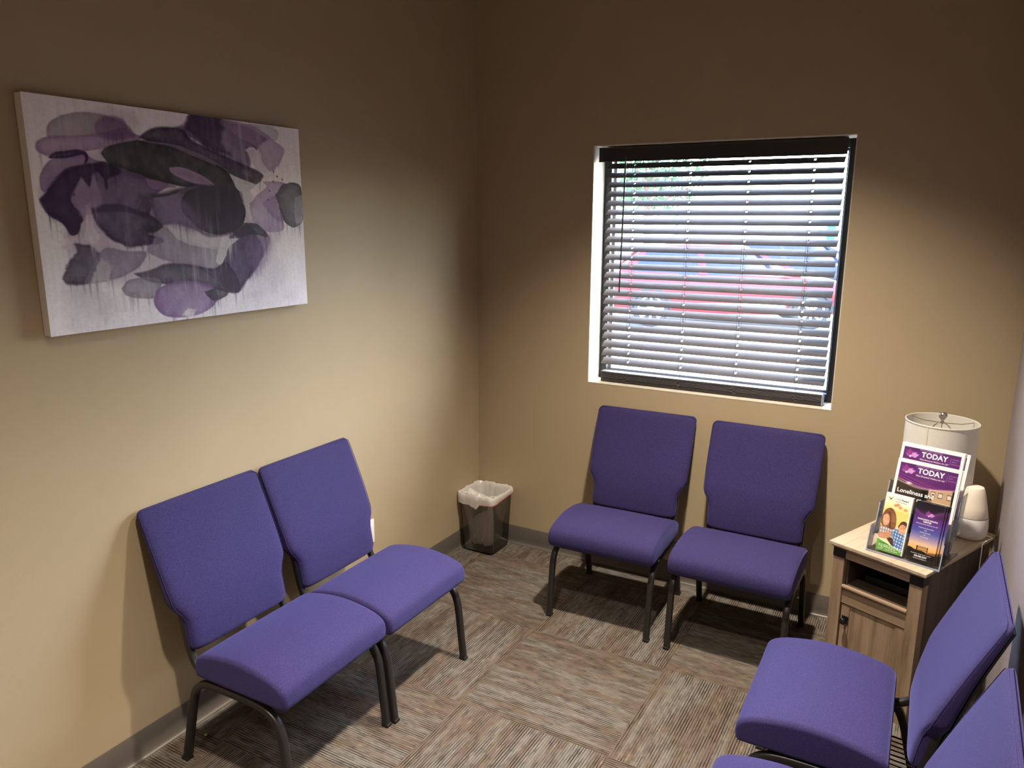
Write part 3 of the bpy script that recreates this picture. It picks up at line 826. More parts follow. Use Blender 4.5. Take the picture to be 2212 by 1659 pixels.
# ------------------------------------------------------------------ canvas print
CY0, CY1, CZ0, CZ1 = -2.349, -1.335, 1.4895, 2.1507
cv = thing('canvas_print', 'large abstract purple and grey watercolour canvas on the left wall', 'painting', (.001, CY0, CZ0), PI/2)
cw, chh = CY1-CY0, CZ1-CZ0
b = MB(); b.box(0, cw, -.034, 0, 0, chh); b.build('stretched_canvas', 'paper', cv, bevel=.003, smooth=False)
ART = [
((178,178,192),0.55,0.05,0.03,0.5,[(0.056,0.866),(0.084,0.76),(0.143,0.781),(0.176,0.883),(0.169,0.974),(0.115,1.002),(0.064,0.955)]),
((190,186,208),0.5,0.04,0.02,0.4,[(0.714,0.795),(0.798,0.674),(0.882,0.763),(0.868,0.876),(0.706,0.922)]),
((196,200,214),0.5,0.05,0.03,0.4,[(0.644,0.967),(0.722,0.905),(0.883,0.906),(0.932,0.951),(0.795,1.009),(0.678,1.018)]),
((168,150,178),0.7,0.03,0.03,0.3,[(0.066,0.509),(0.121,0.48),(0.149,0.444),(0.174,0.509),(0.199,0.583),(0.232,0.644),(0.172,0.671),(0.128,0.639),(0.09,0.688),(0.072,0.608)]),
((200,196,200),0.8,0.03,0.02,0.2,[(0.127,0.102),(0.242,0.02),(0.306,0.024),(0.334,0.078),(0.267,0.109)]),
((166,152,174),0.6,0.03,0.02,0.2,[(0.02,0.385),(0.072,0.259),(0.187,0.213),(0.318,0.146),(0.495,0.14),(0.689,0.251),(0.754,0.386),(0.745,0.528),(0.818,0.61),(0.761,0.781),(0.579,0.861),(0.328,0.8),(0.175,0.769),(0.142,0.655),(0.119,0.566),(0.052,0.509)]),
((176,164,184),0.5,0.04,0.03,0.4,[(0.731,0.51),(0.887,0.538),(0.847,0.658),(0.777,0.764),(0.738,0.653)]),
((152,144,152),0.85,0.003,0.004,0,[(0.056,0.146),(0.066,0.111),(0.1,0.078),(0.155,0.055),(0.219,0.051),(0.27,0.066),(0.3,0.097),(0.265,0.139),(0.192,0.148),(0.112,0.164),(0.06,0.174)]),
((140,112,152),0.85,0.004,0.004,0.1,[(0.021,0.214),(0.033,0.183),(0.066,0.165),(0.137,0.152),(0.213,0.131),(0.278,0.1),(0.315,0.117),(0.347,0.131),(0.306,0.163),(0.229,0.19),(0.157,0.212),(0.098,0.222),(0.054,0.247),(0.026,0.233)]),
((108,78,124),0.75,0.012,0.01,0.1,[(0.192,0.113),(0.219,0.063),(0.266,0.05),(0.29,0.084),(0.32,0.128),(0.269,0.153),(0.212,0.153)]),
((136,116,150),0.9,0.003,0.004,0,[(0.02,0.385),(0.021,0.338),(0.037,0.289),(0.063,0.257),(0.106,0.242),(0.155,0.231),(0.184,0.248),(0.219,0.26),(0.152,0.274),(0.102,0.298),(0.061,0.342),(0.033,0.395)]),
((62,42,84),0.95,0.003,0.004,0,[(0.052,0.251),(0.074,0.228),(0.123,0.213),(0.159,0.216),(0.167,0.236),(0.16,0.261),(0.152,0.266),(0.154,0.232),(0.106,0.247),(0.063,0.255)]),
((92,68,112),0.9,0.012,0.015,0.25,[(0.469,0.073),(0.502,0.033),(0.537,-0.007),(0.609,-0.011),(0.662,0.003),(0.739,0.016),(0.827,0.047),(0.849,0.072),(0.808,0.11),(0.774,0.175),(0.747,0.247),(0.692,0.204),(0.624,0.173),(0.56,0.132),(0.511,0.098)]),
((64,46,80),0.85,0.02,0.02,0.15,[(0.499,0.084),(0.53,0.001),(0.629,-0.011),(0.652,0.046),(0.634,0.123),(0.679,0.184),(0.624,0.173),(0.56,0.124)]),
((176,174,182),0.8,0.004,0.004,0.1,[(0.754,0.01),(0.853,0.001),(0.898,0.028),(0.884,0.079),(0.826,0.064),(0.775,0.028)]),
((152,130,162),0.7,0.006,0.008,0.1,[(0.662,0.003),(0.74,0.008),(0.828,0.038),(0.888,0.092),(0.922,0.124),(0.898,0.198),(0.848,0.249),(0.814,0.206),(0.799,0.129),(0.7,0.064)]),
((214,208,214),0.95,0.004,0.012,0.1,[(0.74,0.144),(0.773,0.13),(0.801,0.168),(0.822,0.205),(0.839,0.239),(0.808,0.251),(0.782,0.235),(0.758,0.194)]),
((60,48,72),0.92,0.008,0.006,0.1,[(0.336,0.129),(0.379,0.086),(0.427,0.071),(0.487,0.072),(0.528,0.12),(0.597,0.16),(0.692,0.2),(0.777,0.244),(0.812,0.281),(0.742,0.325),(0.673,0.274),(0.62,0.232),(0.555,0.197),(0.463,0.155),(0.375,0.147)]),
((92,92,100),0.9,0.003,0.003,0,[(0.62,0.236),(0.688,0.255),(0.76,0.285),(0.807,0.29),(0.769,0.325),(0.699,0.31),(0.648,0.275)]),
((98,76,122),0.95,0.006,0.006,0.05,[(0.017,0.426),(0.044,0.377),(0.071,0.328),(0.112,0.287),(0.173,0.264),(0.234,0.262),(0.275,0.284),(0.34,0.309),(0.42,0.335),(0.381,0.384),(0.36,0.431),(0.338,0.494),(0.272,0.471),(0.208,0.472),(0.156,0.48),(0.124,0.509),(0.115,0.559),(0.094,0.573),(0.074,0.523),(0.039,0.488),(0.023,0.46)]),
((54,36,74),0.95,0.006,0.012,0.05,[(0.017,0.426),(0.044,0.377),(0.071,0.328),(0.112,0.287),(0.173,0.264),(0.234,0.262),(0.269,0.292),(0.23,0.324),(0.215,0.376),(0.205,0.318),(0.18,0.299),(0.16,0.357),(0.134,0.316),(0.12,0.381),(0.111,0.423),(0.13,0.494),(0.115,0.559),(0.094,0.573),(0.074,0.523),(0.039,0.488),(0.023,0.46)]),
((72,60,98),0.95,0.008,0.01,0.05,[(0.163,0.458),(0.21,0.441),(0.274,0.448),(0.328,0.47),(0.373,0.501),(0.391,0.537),(0.369,0.556),(0.335,0.575),(0.378,0.588),(0.384,0.612),(0.352,0.627),(0.328,0.626),(0.271,0.635),(0.224,0.61),(0.19,0.568),(0.168,0.516)]),
((48,44,62),0.6,0.03,0.03,0.1,[(0.322,0.402),(0.357,0.385),(0.386,0.478),(0.382,0.533),(0.332,0.579),(0.32,0.509)]),
((136,130,156),0.9,0.006,0.006,0.1,[(0.321,0.653),(0.394,0.533),(0.44,0.582),(0.494,0.625),(0.593,0.655),(0.653,0.596),(0.723,0.527),(0.79,0.555),(0.826,0.611),(0.797,0.692),(0.762,0.763),(0.704,0.84),(0.649,0.887),(0.518,0.76),(0.406,0.714)]),
((200,202,210),0.9,0.004,0.006,0.2,[(0.397,0.533),(0.454,0.558),(0.529,0.584),(0.603,0.595),(0.674,0.597),(0.614,0.647),(0.545,0.65),(0.475,0.626),(0.427,0.582)]),
((176,178,190),0.7,0.006,0.006,0.3,[(0.526,0.643),(0.607,0.647),(0.608,0.733),(0.538,0.754)]),
((56,57,62),0.96,0.004,0.004,0,[(0.207,0.218),(0.219,0.196),(0.273,0.167),(0.341,0.147),(0.421,0.15),(0.493,0.171),(0.568,0.204),(0.626,0.239),(0.672,0.286),(0.694,0.336),(0.708,0.405),(0.72,0.475),(0.7,0.536),(0.654,0.57),(0.597,0.582),(0.531,0.559),(0.489,0.509),(0.461,0.453),(0.479,0.38),(0.546,0.336),(0.494,0.347),(0.42,0.335),(0.34,0.309),(0.275,0.284),(0.224,0.255)]),
((82,82,90),0.7,0.01,0.01,0.1,[(0.209,0.217),(0.224,0.194),(0.273,0.167),(0.317,0.161),(0.292,0.209),(0.256,0.256),(0.225,0.252)]),
((122,104,132),0.9,0.003,0.003,0,[(0.335,0.146),(0.375,0.147),(0.463,0.151),(0.543,0.182),(0.614,0.224),(0.599,0.232),(0.523,0.196),(0.433,0.159),(0.363,0.152)]),
((156,134,166),0.97,0.002,0.002,0,[(0.428,0.26),(0.475,0.255),(0.537,0.281),(0.598,0.333),(0.533,0.333),(0.471,0.308),(0.436,0.281)]),
((138,112,152),0.85,0.004,0.004,0,[(0.34,0.313),(0.385,0.325),(0.45,0.349),(0.419,0.355),(0.371,0.365),(0.352,0.347)]),
((84,78,104),0.9,0.01,0.008,0.15,[(0.357,0.385),(0.449,0.361),(0.513,0.339),(0.6,0.333),(0.669,0.338),(0.708,0.405),(0.719,0.475),(0.692,0.54),(0.632,0.583),(0.562,0.594),(0.498,0.56),(0.437,0.533),(0.383,0.525),(0.362,0.478),(0.348,0.431)]),
((128,108,152),0.75,0.03,0.02,0.3,[(0.355,0.424),(0.404,0.387),(0.452,0.405),(0.505,0.46),(0.521,0.509),(0.492,0.559),(0.437,0.533),(0.384,0.501)]),
((66,64,78),0.7,0.03,0.02,0.2,[(0.479,0.38),(0.6,0.333),(0.682,0.354),(0.707,0.422),(0.672,0.51),(0.588,0.51),(0.523,0.476)]),
((70,68,82),0.9,0.004,0.004,0,[(0.36,0.389),(0.417,0.381),(0.455,0.361),(0.454,0.377),(0.404,0.395),(0.365,0.404)]),
((198,200,208),0.95,0.003,0.003,0,[(0.665,0.27),(0.722,0.3),(0.776,0.323),(0.737,0.36),(0.7,0.355),(0.679,0.311)]),
((206,206,212),0.9,0.003,0.004,0,[(0.711,0.361),(0.754,0.381),(0.747,0.43),(0.746,0.51),(0.73,0.474)]),
((150,130,172),0.88,0.004,0.005,0.25,[(0.744,0.421),(0.777,0.378),(0.826,0.329),(0.812,0.303),(0.9,0.296),(0.936,0.324),(0.887,0.39),(0.897,0.51),(0.893,0.566),(0.82,0.569),(0.76,0.528),(0.745,0.474)]),
((126,104,152),0.5,0.01,0.01,0.2,[(0.805,0.42),(0.864,0.373),(0.911,0.408),(0.905,0.51),(0.856,0.51)]),
((104,106,118),0.92,0.003,0.01,0.05,[(0.87,0.373),(0.907,0.314),(0.975,0.301),(0.998,0.358),(1.003,0.462),(0.991,0.529),(0.949,0.553),(0.904,0.519),(0.887,0.464)]),
((160,162,174),0.8,0.004,0.01,0.05,[(0.966,0.388),(0.997,0.377),(1.003,0.462),(0.991,0.52),(0.956,0.51)]),
((88,74,114),0.9,0.012,0.014,0.1,[(0.638,0.605),(0.722,0.536),(0.771,0.6),(0.794,0.683),(0.754,0.762),(0.704,0.84),(0.663,0.889),(0.601,0.846),(0.593,0.758),(0.626,0.674)]),
((140,122,168),0.6,0.04,0.03,0.3,[(0.741,0.599),(0.818,0.61),(0.804,0.711),(0.744,0.807),(0.734,0.706)]),
((86,80,106),0.92,0.006,0.005,0.05,[(0.274,0.751),(0.332,0.741),(0.393,0.717),(0.487,0.729),(0.572,0.756),(0.623,0.726),(0.668,0.818),(0.663,0.889),(0.565,0.861),(0.481,0.818),(0.386,0.816),(0.322,0.793)]),
((212,212,218),0.95,0.003,0.008,0.1,[(0.581,0.718),(0.6,0.646),(0.617,0.595),(0.645,0.6),(0.685,0.606),(0.642,0.648),(0.621,0.704),(0.598,0.737)]),
((80,80,92),0.85,0.004,0.006,0.1,[(0.634,0.553),(0.708,0.523),(0.775,0.537),(0.818,0.601),(0.742,0.586),(0.689,0.597)]),
((132,128,148),0.88,0.003,0.004,0.2,[(0.227,0.82),(0.249,0.788),(0.3,0.776),(0.358,0.787),(0.361,0.828),(0.34,0.875),(0.281,0.876),(0.238,0.854)]),
((130,106,156),0.92,0.003,0.004,0.15,[(0.33,0.889),(0.349,0.835),(0.411,0.809),(0.488,0.815),(0.559,0.85),(0.577,0.914),(0.531,0.968),(0.45,0.99),(0.375,0.975),(0.339,0.93)]),
((84,80,98),0.85,0.004,0.008,0.05,[(0.52,0.872),(0.565,0.86),(0.622,0.875),(0.606,0.91),(0.561,0.925)]),
((214,214,220),0.9,0.006,0.01,0.1,[(0.434,0.979),(0.453,0.948),(0.484,0.961),(0.475,0.998)]),
((84,78,98),0.92,0.008,0.014,0.05,[(0.063,0.722),(0.08,0.687),(0.102,0.652),(0.101,0.612),(0.125,0.613),(0.155,0.622),(0.172,0.671),(0.152,0.729),(0.117,0.778),(0.061,0.771)]),
((126,118,146),0.88,0.004,0.005,0.25,[(0.112,0.779),(0.149,0.699),(0.185,0.635),(0.227,0.644),(0.281,0.655),(0.321,0.661),(0.299,0.718),(0.251,0.755),(0.195,0.775),(0.142,0.784)]),
((186,184,194),0.8,0.008,0.01,0.3,[(0.134,0.761),(0.171,0.682),(0.2,0.711),(0.184,0.777)]),
((214,212,218),0.8,0.006,0.012,0.2,[(0.13,0.588),(0.147,0.465),(0.159,0.465),(0.161,0.538),(0.178,0.582),(0.156,0.611)]),
((160,142,172),0.85,0.01,0.015,0.2,[(0.12,0.367),(0.138,0.323),(0.155,0.365),(0.179,0.306),(0.194,0.377),(0.196,0.435),(0.158,0.451),(0.143,0.509),(0.131,0.48),(0.111,0.423)])
]

pt = Paint(430, 282, cw/chh, (250, 247, 250))
g_ = fbm(pt.U*4, pt.V*3, 5)[..., None]
pt.A = pt.A*(1-.05*g_) + np.array((-6., -4, 8))*np.clip(pt.V*1.2-.4, 0, 1)[..., None]
for i_, (col, al, soft, wp, fd, pts) in enumerate(ART):
    pt.poly(tuple(min(255, c*(.90 if sum(col) < 330 else 1.05)) for c in col), al, soft, wp*1.15+.0015, fd, pts, .34, 0 if fd < .05 else 7)
for (u, v) in ((.86, .30), (.88, .27), (.90, .33), (.84, .35), (.87, .37), (.83, .40), (.905, .285), (.865, .245)):
    pt.ell((110, 88, 124), .9, u, v, .006, .006, .002)
st = fbm(pt.U*110, pt.V*4, 71, 3)
sk = np.clip(fbm(pt.U*85, pt.V*3.2, 171, 3)*2.6-1.45, 0, 1)*np.clip(fbm(pt.U*5, pt.V*4, 172, 2)*3-1.3, 0, 1)
pt.put((214, 208, 218), .55*sk*(pt.U > .06)*(pt.U < .97))
dk_ = np.clip(fbm(pt.U*70, pt.V*3.0, 181, 3)*2.6-1.5, 0, 1)*np.clip(fbm(pt.U*4, pt.V*4, 182, 2)*3-1.5, 0, 1)
pt.put((84, 70, 104), .35*dk_*(pt.U > .1)*(pt.U < .9)*(pt.V < .93))
tex = fbm(pt.U*160, pt.V*110, 90, 2)
pt.A = pt.A*(1 + .05*(st[..., None]-.5) + .06*(tex[..., None]-.5))
pt.mesh('painted_face', cw, chh, cv, 'print_canvas', y=-.0346)

# ------------------------------------------------------------------ outlet, scrap
ol = thing('wall_outlet', 'white wall outlet on the left wall behind the chair back', 'outlet', (.0005, -.982, .376), PI/2)
b = MB(); b.box(-.036, .036, -.006, 0, -.058, .058); b.build('cover_plate', 'outlet', ol, bevel=.002)
for dz in (-.02, .02):
    b = MB(); b.extrude(rrect(.016, .014, .005), -.0075, -.005, 'y'); b.build('socket', 'white_gloss', ol, loc=(0, 0, dz))
b = MB(); b.face([(-.006, -.004, .0012), (.007, -.006, .0022), (.006, .005, .0014), (-.004, .006, .0028)])
b.face([(.006, .005, .0014), (.010, .001, .004), (.007, -.006, .0022)])
tag(b.build('paper_scrap', 'yellow_scrap', None, smooth=False, loc=(.092, -2.013, 0)), 'tiny yellow scrap of paper on the carpet near the front left chair', 'scrap')

# ------------------------------------------------------------------ waste bin with liner
BC = (.124, -.126)
bn = thing('waste_bin', 'smoked black plastic trash bin with white liner in the room corner', 'trash bin', (BC[0], BC[1], 0))
def rr3(hw, r, z, n=5):
    return [Vector((x, y, z)) for x, y in rrect(hw, hw, r, n)]
b = MB()
b.loft([rr3(.094, .028, .003), rr3(.097, .03, .0), rr3(.099, .03, .012), rr3(.107, .032, .17), rr3(.115, .034, .322), rr3(.118, .035, .328),
        rr3(.1165, .034, .330), rr3(.113, .033, .324), rr3(.105, .031, .17), rr3(.096, .028, .010), rr3(.090, .026, .008)])
b.build('bin_body', 'smoke', bn, angle=50)
b = MB(); b.loft([rr3(.094, .026, .009), rr3(.096, .027, .018)]); b.build('bin_floor', 'black_plastic', bn)
# liner: hem outside, over the rim, slack bag inside.  t runs round the mouth from the front left corner
def loop_at(hw, r, N=120):
    q = [Vector((x, y, 0)) for x, y in rrect(hw, hw, r, 6)]
    k0 = min(range(len(q)), key=lambda k: q[k].x+q[k].y+.001*k)
    q = q[k0:]+q[:k0]; q.append(q[0])
    d = [0]
    for p0, p1 in zip(q[:-1], q[1:]): d.append(d[-1]+(p1-p0).length)
    s_ = np.linspace(0, d[-1], N, endpoint=False)
    return [Vector((np.interp(v, d, [p.x for p in q]), np.interp(v, d, [p.y for p in q]), 0)) for v in s_]
def hem(t):
    return np.interp(t, [0, .05, .10, .135, .16, .25, .35, .5, .75, 1], [.050, .056, .060, .072, .048, .040, .030, .024, .040, .050])
NL = 120
def lring(hw, r, zf, amp, seed, frq=9, shift=(0, 0)):
    out = []
    for k, p in enumerate(loop_at(hw, r)):
        t = k/NL
        n = math.sin(2*PI*t*frq+seed)+.7*math.sin(2*PI*t*(2*frq+3)+seed*2.1)+.5*math.sin(2*PI*t*(3*frq+5)-seed)
        s_ = 1+amp*n/2
        out.append(Vector((p.x*s_+shift[0], p.y*s_+shift[1], zf(t, n))))
    return out
rings = [lring(.1212, .036, lambda t, n: .337-hem(t)-.002*n, .010, .4), lring(.1222, .036, lambda t, n: .337-hem(t)*.75, .012, .7),
         lring(.1226, .036, lambda t, n: .337-hem(t)*.4, .010, 1.0), lring(.1215, .036, lambda t, n: .3385+.0015*n, .010, 1.4),
         lring(.1175, .035, lambda t, n: .3425+.002*n, .012, 1.7), lring(.112, .034, lambda t, n: .338+.002*n, .02, 2.0),
         lring(.107, .033, lambda t, n: .318+.004*n, .035, 2.4, 7), lring(.102, .034, lambda t, n: .28+.004*n, .05, 2.7, 6),
         lring(.094, .035, lambda t, n: .22, .075, 3.0, 5, (.004, -.006)), lring(.080, .035, lambda t, n: .16, .10, 3.2, 5, (.010, -.014)),
         lring(.075, .032, lambda t, n: .11, .12, 3.5, 4, (.012, -.018)), lring(.074, .030, lambda t, n: .070+.006*n, .13, 3.9, 4, (.012, -.018)),
         lring(.062, .03, lambda t, n: .040+.006*n, .10, 4.3, 4, (.003, -.012)), lring(.03, .015, lambda t, n: .030, .1, 4.6, 3, (.0, -.010))]
b = MB(); b.loft(rings, cap=False); b.bm.faces.new([b.bm.verts.new(p) for p in rings[-1]])
lin = b.build('bin_liner', 'bag', bn, angle=80)
b = MB()
GX, GY = 44, 22
uu, vv = np.meshgrid(np.linspace(0, 1, GX), np.linspace(0, 1, GY))
ridge = 1-np.abs(2*fbm(uu*3.2+vv*1.5, vv*2.2-uu*1.1, 12, 3)-1)
zz = .336 - .010*vv - .062*np.sin(PI*np.clip(vv*1.05, 0, 1))*(.35+.65*np.sin(PI*uu)) + .062*(ridge-.62)*np.sin(PI*np.clip(vv*.9+.1, 0, 1)) - .05*np.clip(vv-.75, 0, 1)*4
xx = -.103+.206*uu + .006*np.sin(vv*7+uu*9)
yy = -.106+.150*vv + .010*np.sin(uu*8)*vv
b.loft([[Vector((xx[i, j], yy[i, j], zz[i, j])) for j in range(GX)] for i in range(GY)], cap=False, closed=False)
b.build('liner_slack', 'bag', lin, angle=80)
b = MB(); q = lring(.1240, .037, lambda t, n: .337-hem(t)+.003, .010, .4)
b.tube([q[k] for k in range(int(NL*.165), int(NL*.49))], [(.0008, .0018), (-.0008, .0018), (-.0008, -.0018), (.0008, -.0018)])
b.build('drawstring', 'red_band', lin)

# ------------------------------------------------------------------ end table
TR = math.radians(-23.653)
TW, TD, TH = .365, .577, .62
ca, sa = math.cos(TR), math.sin(TR)
A_ = Vector((1.961, -.582))
ctr = A_ + Vector((ca, sa))*(TW/2) + Vector((-sa, ca))*(TD/2)
TP = (ctr.x-.006, ctr.y-.006, 0)
tb = thing('end_table', 'washed oak end table with open shelf and door in the right corner', 'end table', TP, TR)
hx, hy = TW/2, TD/2
b = MB()
b.loft([[Vector((sx*(hx-i), sy*(hy-i), z)) for sx, sy in ((-1, -1), (1, -1), (1, 1), (-1, 1))] for i, z in ((.012, .598), (.003, .606), (0, .608), (0, .6185), (.0015, .62))])
b.build('table_top', 'oak_top', tb, smooth=False)
px, py, pw = hx-.014, hy-.016, .045
for sx, sy in ((-1, -1), (1, -1), (1, 1), (-1, 1)):
    b = MB(); x0, x1 = sorted((sx*px, sx*(px-pw))); y0, y1 = sorted((sy*py, sy*(py-pw)))
    b.box(x0, x1, y0, y1, 0, .598); lg = b.build('leg', 'oak_v', tb, bevel=.0015, smooth=False)
    if sy < 0:
        b = MB(); b.box(x0-.0015, x1+.0015, y0-.0015, y1, .560, .5985); b.build('corner_bracket', 'black_metal', lg, bevel=.001, smooth=False)
ix = px-pw
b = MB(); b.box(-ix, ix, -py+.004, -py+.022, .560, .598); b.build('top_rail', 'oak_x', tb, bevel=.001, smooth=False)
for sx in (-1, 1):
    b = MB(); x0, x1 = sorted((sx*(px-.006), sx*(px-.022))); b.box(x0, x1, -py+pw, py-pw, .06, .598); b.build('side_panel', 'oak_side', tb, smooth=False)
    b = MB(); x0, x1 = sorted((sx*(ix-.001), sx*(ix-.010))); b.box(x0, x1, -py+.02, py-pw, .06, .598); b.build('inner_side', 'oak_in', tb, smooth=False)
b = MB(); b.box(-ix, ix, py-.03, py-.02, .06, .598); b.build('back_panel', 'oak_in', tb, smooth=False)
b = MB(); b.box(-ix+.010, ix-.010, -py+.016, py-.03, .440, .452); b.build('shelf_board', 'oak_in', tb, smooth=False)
b = MB(); b.tube([(-ix, -py+.006, .446), (ix, -py+.006, .446)], .0095, n=14); b.build('shelf_nosing', 'oak_x', tb)
b = MB(); b.box(-ix, ix, -py+.006, -py+.022, .378, .438); b.build('fixed_rail', 'oak_x', tb, bevel=.001, smooth=False)
b = MB(); b.box(-ix+.003, ix-.002, -py+.012, -py+.026, .066, .374)
b.box(ix-.036, ix-.002, -py+.009, -py+.013, .066, .374); b.box(-ix+.003, -ix+.036, -py+.009, -py+.013, .066, .374)
dr = b.build('door', 'oak_v', tb, bevel=.001, smooth=False)
kx = -ix+.022
b = MB(); b.box(kx-.013, kx+.013, -py+.0065, -py+.0105, .296, .328); b.build('knob_plate', 'black_metal', dr, bevel=.001, smooth=False)
b = MB()
mrot = Matrix.Translation((kx, -py+.006, .312)) @ Matrix.Rotation(PI/2, 4, 'X')
b.lathe([(.004, -.001), (.004, .010), (.010, .013), (.0125, .018), (.010, .023), (.004, .0255)], n=24)
bmesh.ops.transform(b.bm, matrix=mrot, verts=b.bm.verts)
b.build('knob', 'black_metal', dr)
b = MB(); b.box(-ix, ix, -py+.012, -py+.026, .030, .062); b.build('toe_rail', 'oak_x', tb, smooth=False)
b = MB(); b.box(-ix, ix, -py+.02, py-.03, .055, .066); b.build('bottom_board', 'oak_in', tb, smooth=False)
# book lying in the open compartment
bk = thing('book', 'dark closed book lying in the open shelf of the end table', 'book',
           tuple(Vector(TP) + Vector((ca*.0 - sa*-.04, sa*.0 + ca*-.04, .452))), TR+.06)
b = MB(); b.box(-.09, .09, -.12, .12, .002, .024); b.build('page_block', 'paper', bk, smooth=False)
b = MB(); b.box(-.094, .094, -.124, .124, 0, .003); b.box(-.094, .094, -.124, .124, .023, .026); b.box(-.096, -.092, -.124, .124, 0, .026)
b.box(-.094, .094, -.125, -.122, 0, .026)
b.build('book_cover', 'book_dark', bk, bevel=.001, smooth=False)

# ------------------------------------------------------------------ table lamp
lp = thing('table_lamp', 'white drum shade table lamp at the back of the end table', 'lamp', (2.285, -.212, TH))
ZS0, ZS1, RS = .190, .430, .130
b = MB(); n_ = 64
b.lathe([(RS, ZS0), (RS-.001, ZS1), (RS-.003, ZS1), (RS-.002, ZS0)], n=n_, cap=False)
b.bm.verts.ensure_lookup_table()
v_ = b.bm.verts
for k in range(n_):
    b.bm.faces.new((v_[k], v_[(k+1) % n_], v_[3*n_+(k+1) % n_], v_[3*n_+k]))
sh = b.build('lamp_shade', 'shade', lp, angle=50)
for z in (ZS0, ZS1):
    b = MB(); b.loft([[Vector(((RS-.001+.0022*math.cos(a))*math.cos(t_), (RS-.001+.0022*math.cos(a))*math.sin(t_), z+.0034*math.sin(a))) for a in [2*PI*i/8 for i in range(8)]] for t_ in [2*PI*k/64 for k in range(64)]], cap=False, loop=True)
    b.build('shade_rim', 'shade', sh)
b = MB(); t0_ = math.radians(-112)
b.box(-.004, .004, -RS-.0012, -RS+.001, ZS0+.004, ZS1-.004, Matrix.Rotation(t0_+PI/2, 4, 'Z')); b.build('shade_seam', 'shade', sh)
b = MB()
for k in range(3):
    a = 2*PI*k/3+.5
    b.tube([(0, 0, ZS1-.006), (.6*RS*math.cos(a), .6*RS*math.sin(a), ZS1-.012), ((RS-.003)*math.cos(a), (RS-.003)*math.sin(a), ZS1-.006)], .0018, n=6)
b.build('shade_spider', 'chrome', sh)
b = MB(); b.lathe([(.070, 0), (.072, .004), (.070, .010), (.045, .018), (.020, .028), (.016, .04), (.030, .07), (.042, .10), (.038, .135), (.020, .160), (.010, .172), (.010, .20)], n=40); b.build('lamp_base', 'chrome', lp)
b = MB(); b.tube(smooth_path([(-.012, 0, .19), (-.045, 0, .25), (-.05, 0, .34), (-.03, 0, .405), (0, 0, .424), (.03, 0, .405), (.05, 0, .34), (.045, 0, .25), (.012, 0, .19)], 6), .0022, n=6); b.build('harp', 'chrome', lp)
b = MB(); b.lathe([(.014, .195), (.014, .235), (.010, .24), (.010, .25)], n=24); b.build('bulb_socket', 'white_gloss', lp)
b = MB(); b.lathe([(.006, .248), (.022, .28), (.029, .31), (.024, .34), (.010, .355), (.001, .357)], n=24); b.build('bulb', 'white_gloss', lp)
b = MB(); b.lathe([(.003, .420), (.009, .424), (.009, .428), (.005, .431), (.006, .436), (.010, .441), (.0145, .447), (.0155, .454), (.0135, .462), (.008, .467), (.001, .469)], n=28); b.build('finial', 'chrome', lp)

# ------------------------------------------------------------------ scent diffuser
df = thing('scent_diffuser', 'white scent diffuser with cream cone top on the end table', 'diffuser', (2.421, -.275, TH), math.radians(-40))
b = MB(); b.lathe([(.040, 0), (.050, .003), (.058, .014), (.0615, .032), (.0615, .055), (.0585, .085), (.0575, .088)], n=48); b.build('water_base', 'white_gloss', df)
b = MB(); b.lathe([(.0570, .0885), (.0575, .090), (.050, .130), (.0415, .170), (.0345, .197), (.031, .203), (.024, .2045)], n=48); b.build('mist_cover', 'cream_matte', df)
b = MB(); b.lathe([(.0578, .0865), (.0582, .088), (.0578, .0895)], n=48, cap=False); b.build('seam_ring', 'ink_grey', df)
b = MB()
pl = rrect(.017, .0042, .0041, 6)
ring = [Vector((math.sin(x/.0588)*.0600, -math.cos(x/.0588)*.0600, .073+z)) for x, z in pl]
b.tube(ring+ring[:1], .0006, n=5)
b.build('badge', 'pole', df)
b = MB(); b.tube(smooth_path([(.03, .05, .008), (.052, .062, .004), (.06, .03, .003), (.078, -.02, .003), (.088, -.035, -.02), (.088, -.03, -.2), (.085, .0, -.45)], 6), .002, n=6)
b.build('power_cord', 'outlet', df)

# ------------------------------------------------------------------ brochure holder and what stands in it
HX = Vector((.957, -.289, 0)).normalized(); HY = Vector((-HX.y, HX.x, 0))
HO = Vector((2.096, -.605, TH))
HR = math.atan2(HX.y, HX.x)
LEAN = .262
hd = thing('brochure_holder', 'clear acrylic tiered brochure holder on the end table', 'brochure holder', tuple(HO + HY*-.004), HR)
TI = [(-.006, .004), (.058, .054), (.128, .102)]       # depth and floor height of each tier's front
sl_, cl_ = math.sin(LEAN), math.cos(LEAN)
b = MB()
XL, XR = -.006, .242
def sheet(d, h, L, x0=XL, x1=XR, t=.0028):
    m = Matrix.Translation((0, d, h)) @ Matrix.Rotation(-LEAN, 4, 'X')
    b = MB(); b.box(x0, x1, 0, t, 0, L, m); b.build('pocket_sheet', 'acrylic', hd, smooth=False)
b = MB(); b.box(XL, XR, -.008, .205, 0, .0028); b.build('holder_foot', 'acrylic', hd, smooth=False)
sheet(.046, .0028, .150)
sheet(.116, .052, .185); sheet(.180, .100, .190)
sheet(-.008, .0028, .026); sheet(-.008, .0028, .090, XL, XL+.016); sheet(-.008, .0028, .090, XR-.016, XR)
sheet(.058, .050, .030); sheet(.058, .050, .085, XL, XL+.016); sheet(.058, .050, .085, XR-.016, XR)
sheet(.126, .098, .030); sheet(.126, .098, .085, XL, XL+.016); sheet(.126, .098, .085, XR-.016, XR)
for q in ((.056, .118, .050), (.124, .182, .098)):
    b = MB(); b.box(XL, XR, q[0], q[1], q[2], q[2]+.0028); b.build('pocket_floor', 'acrylic', hd, smooth=False)
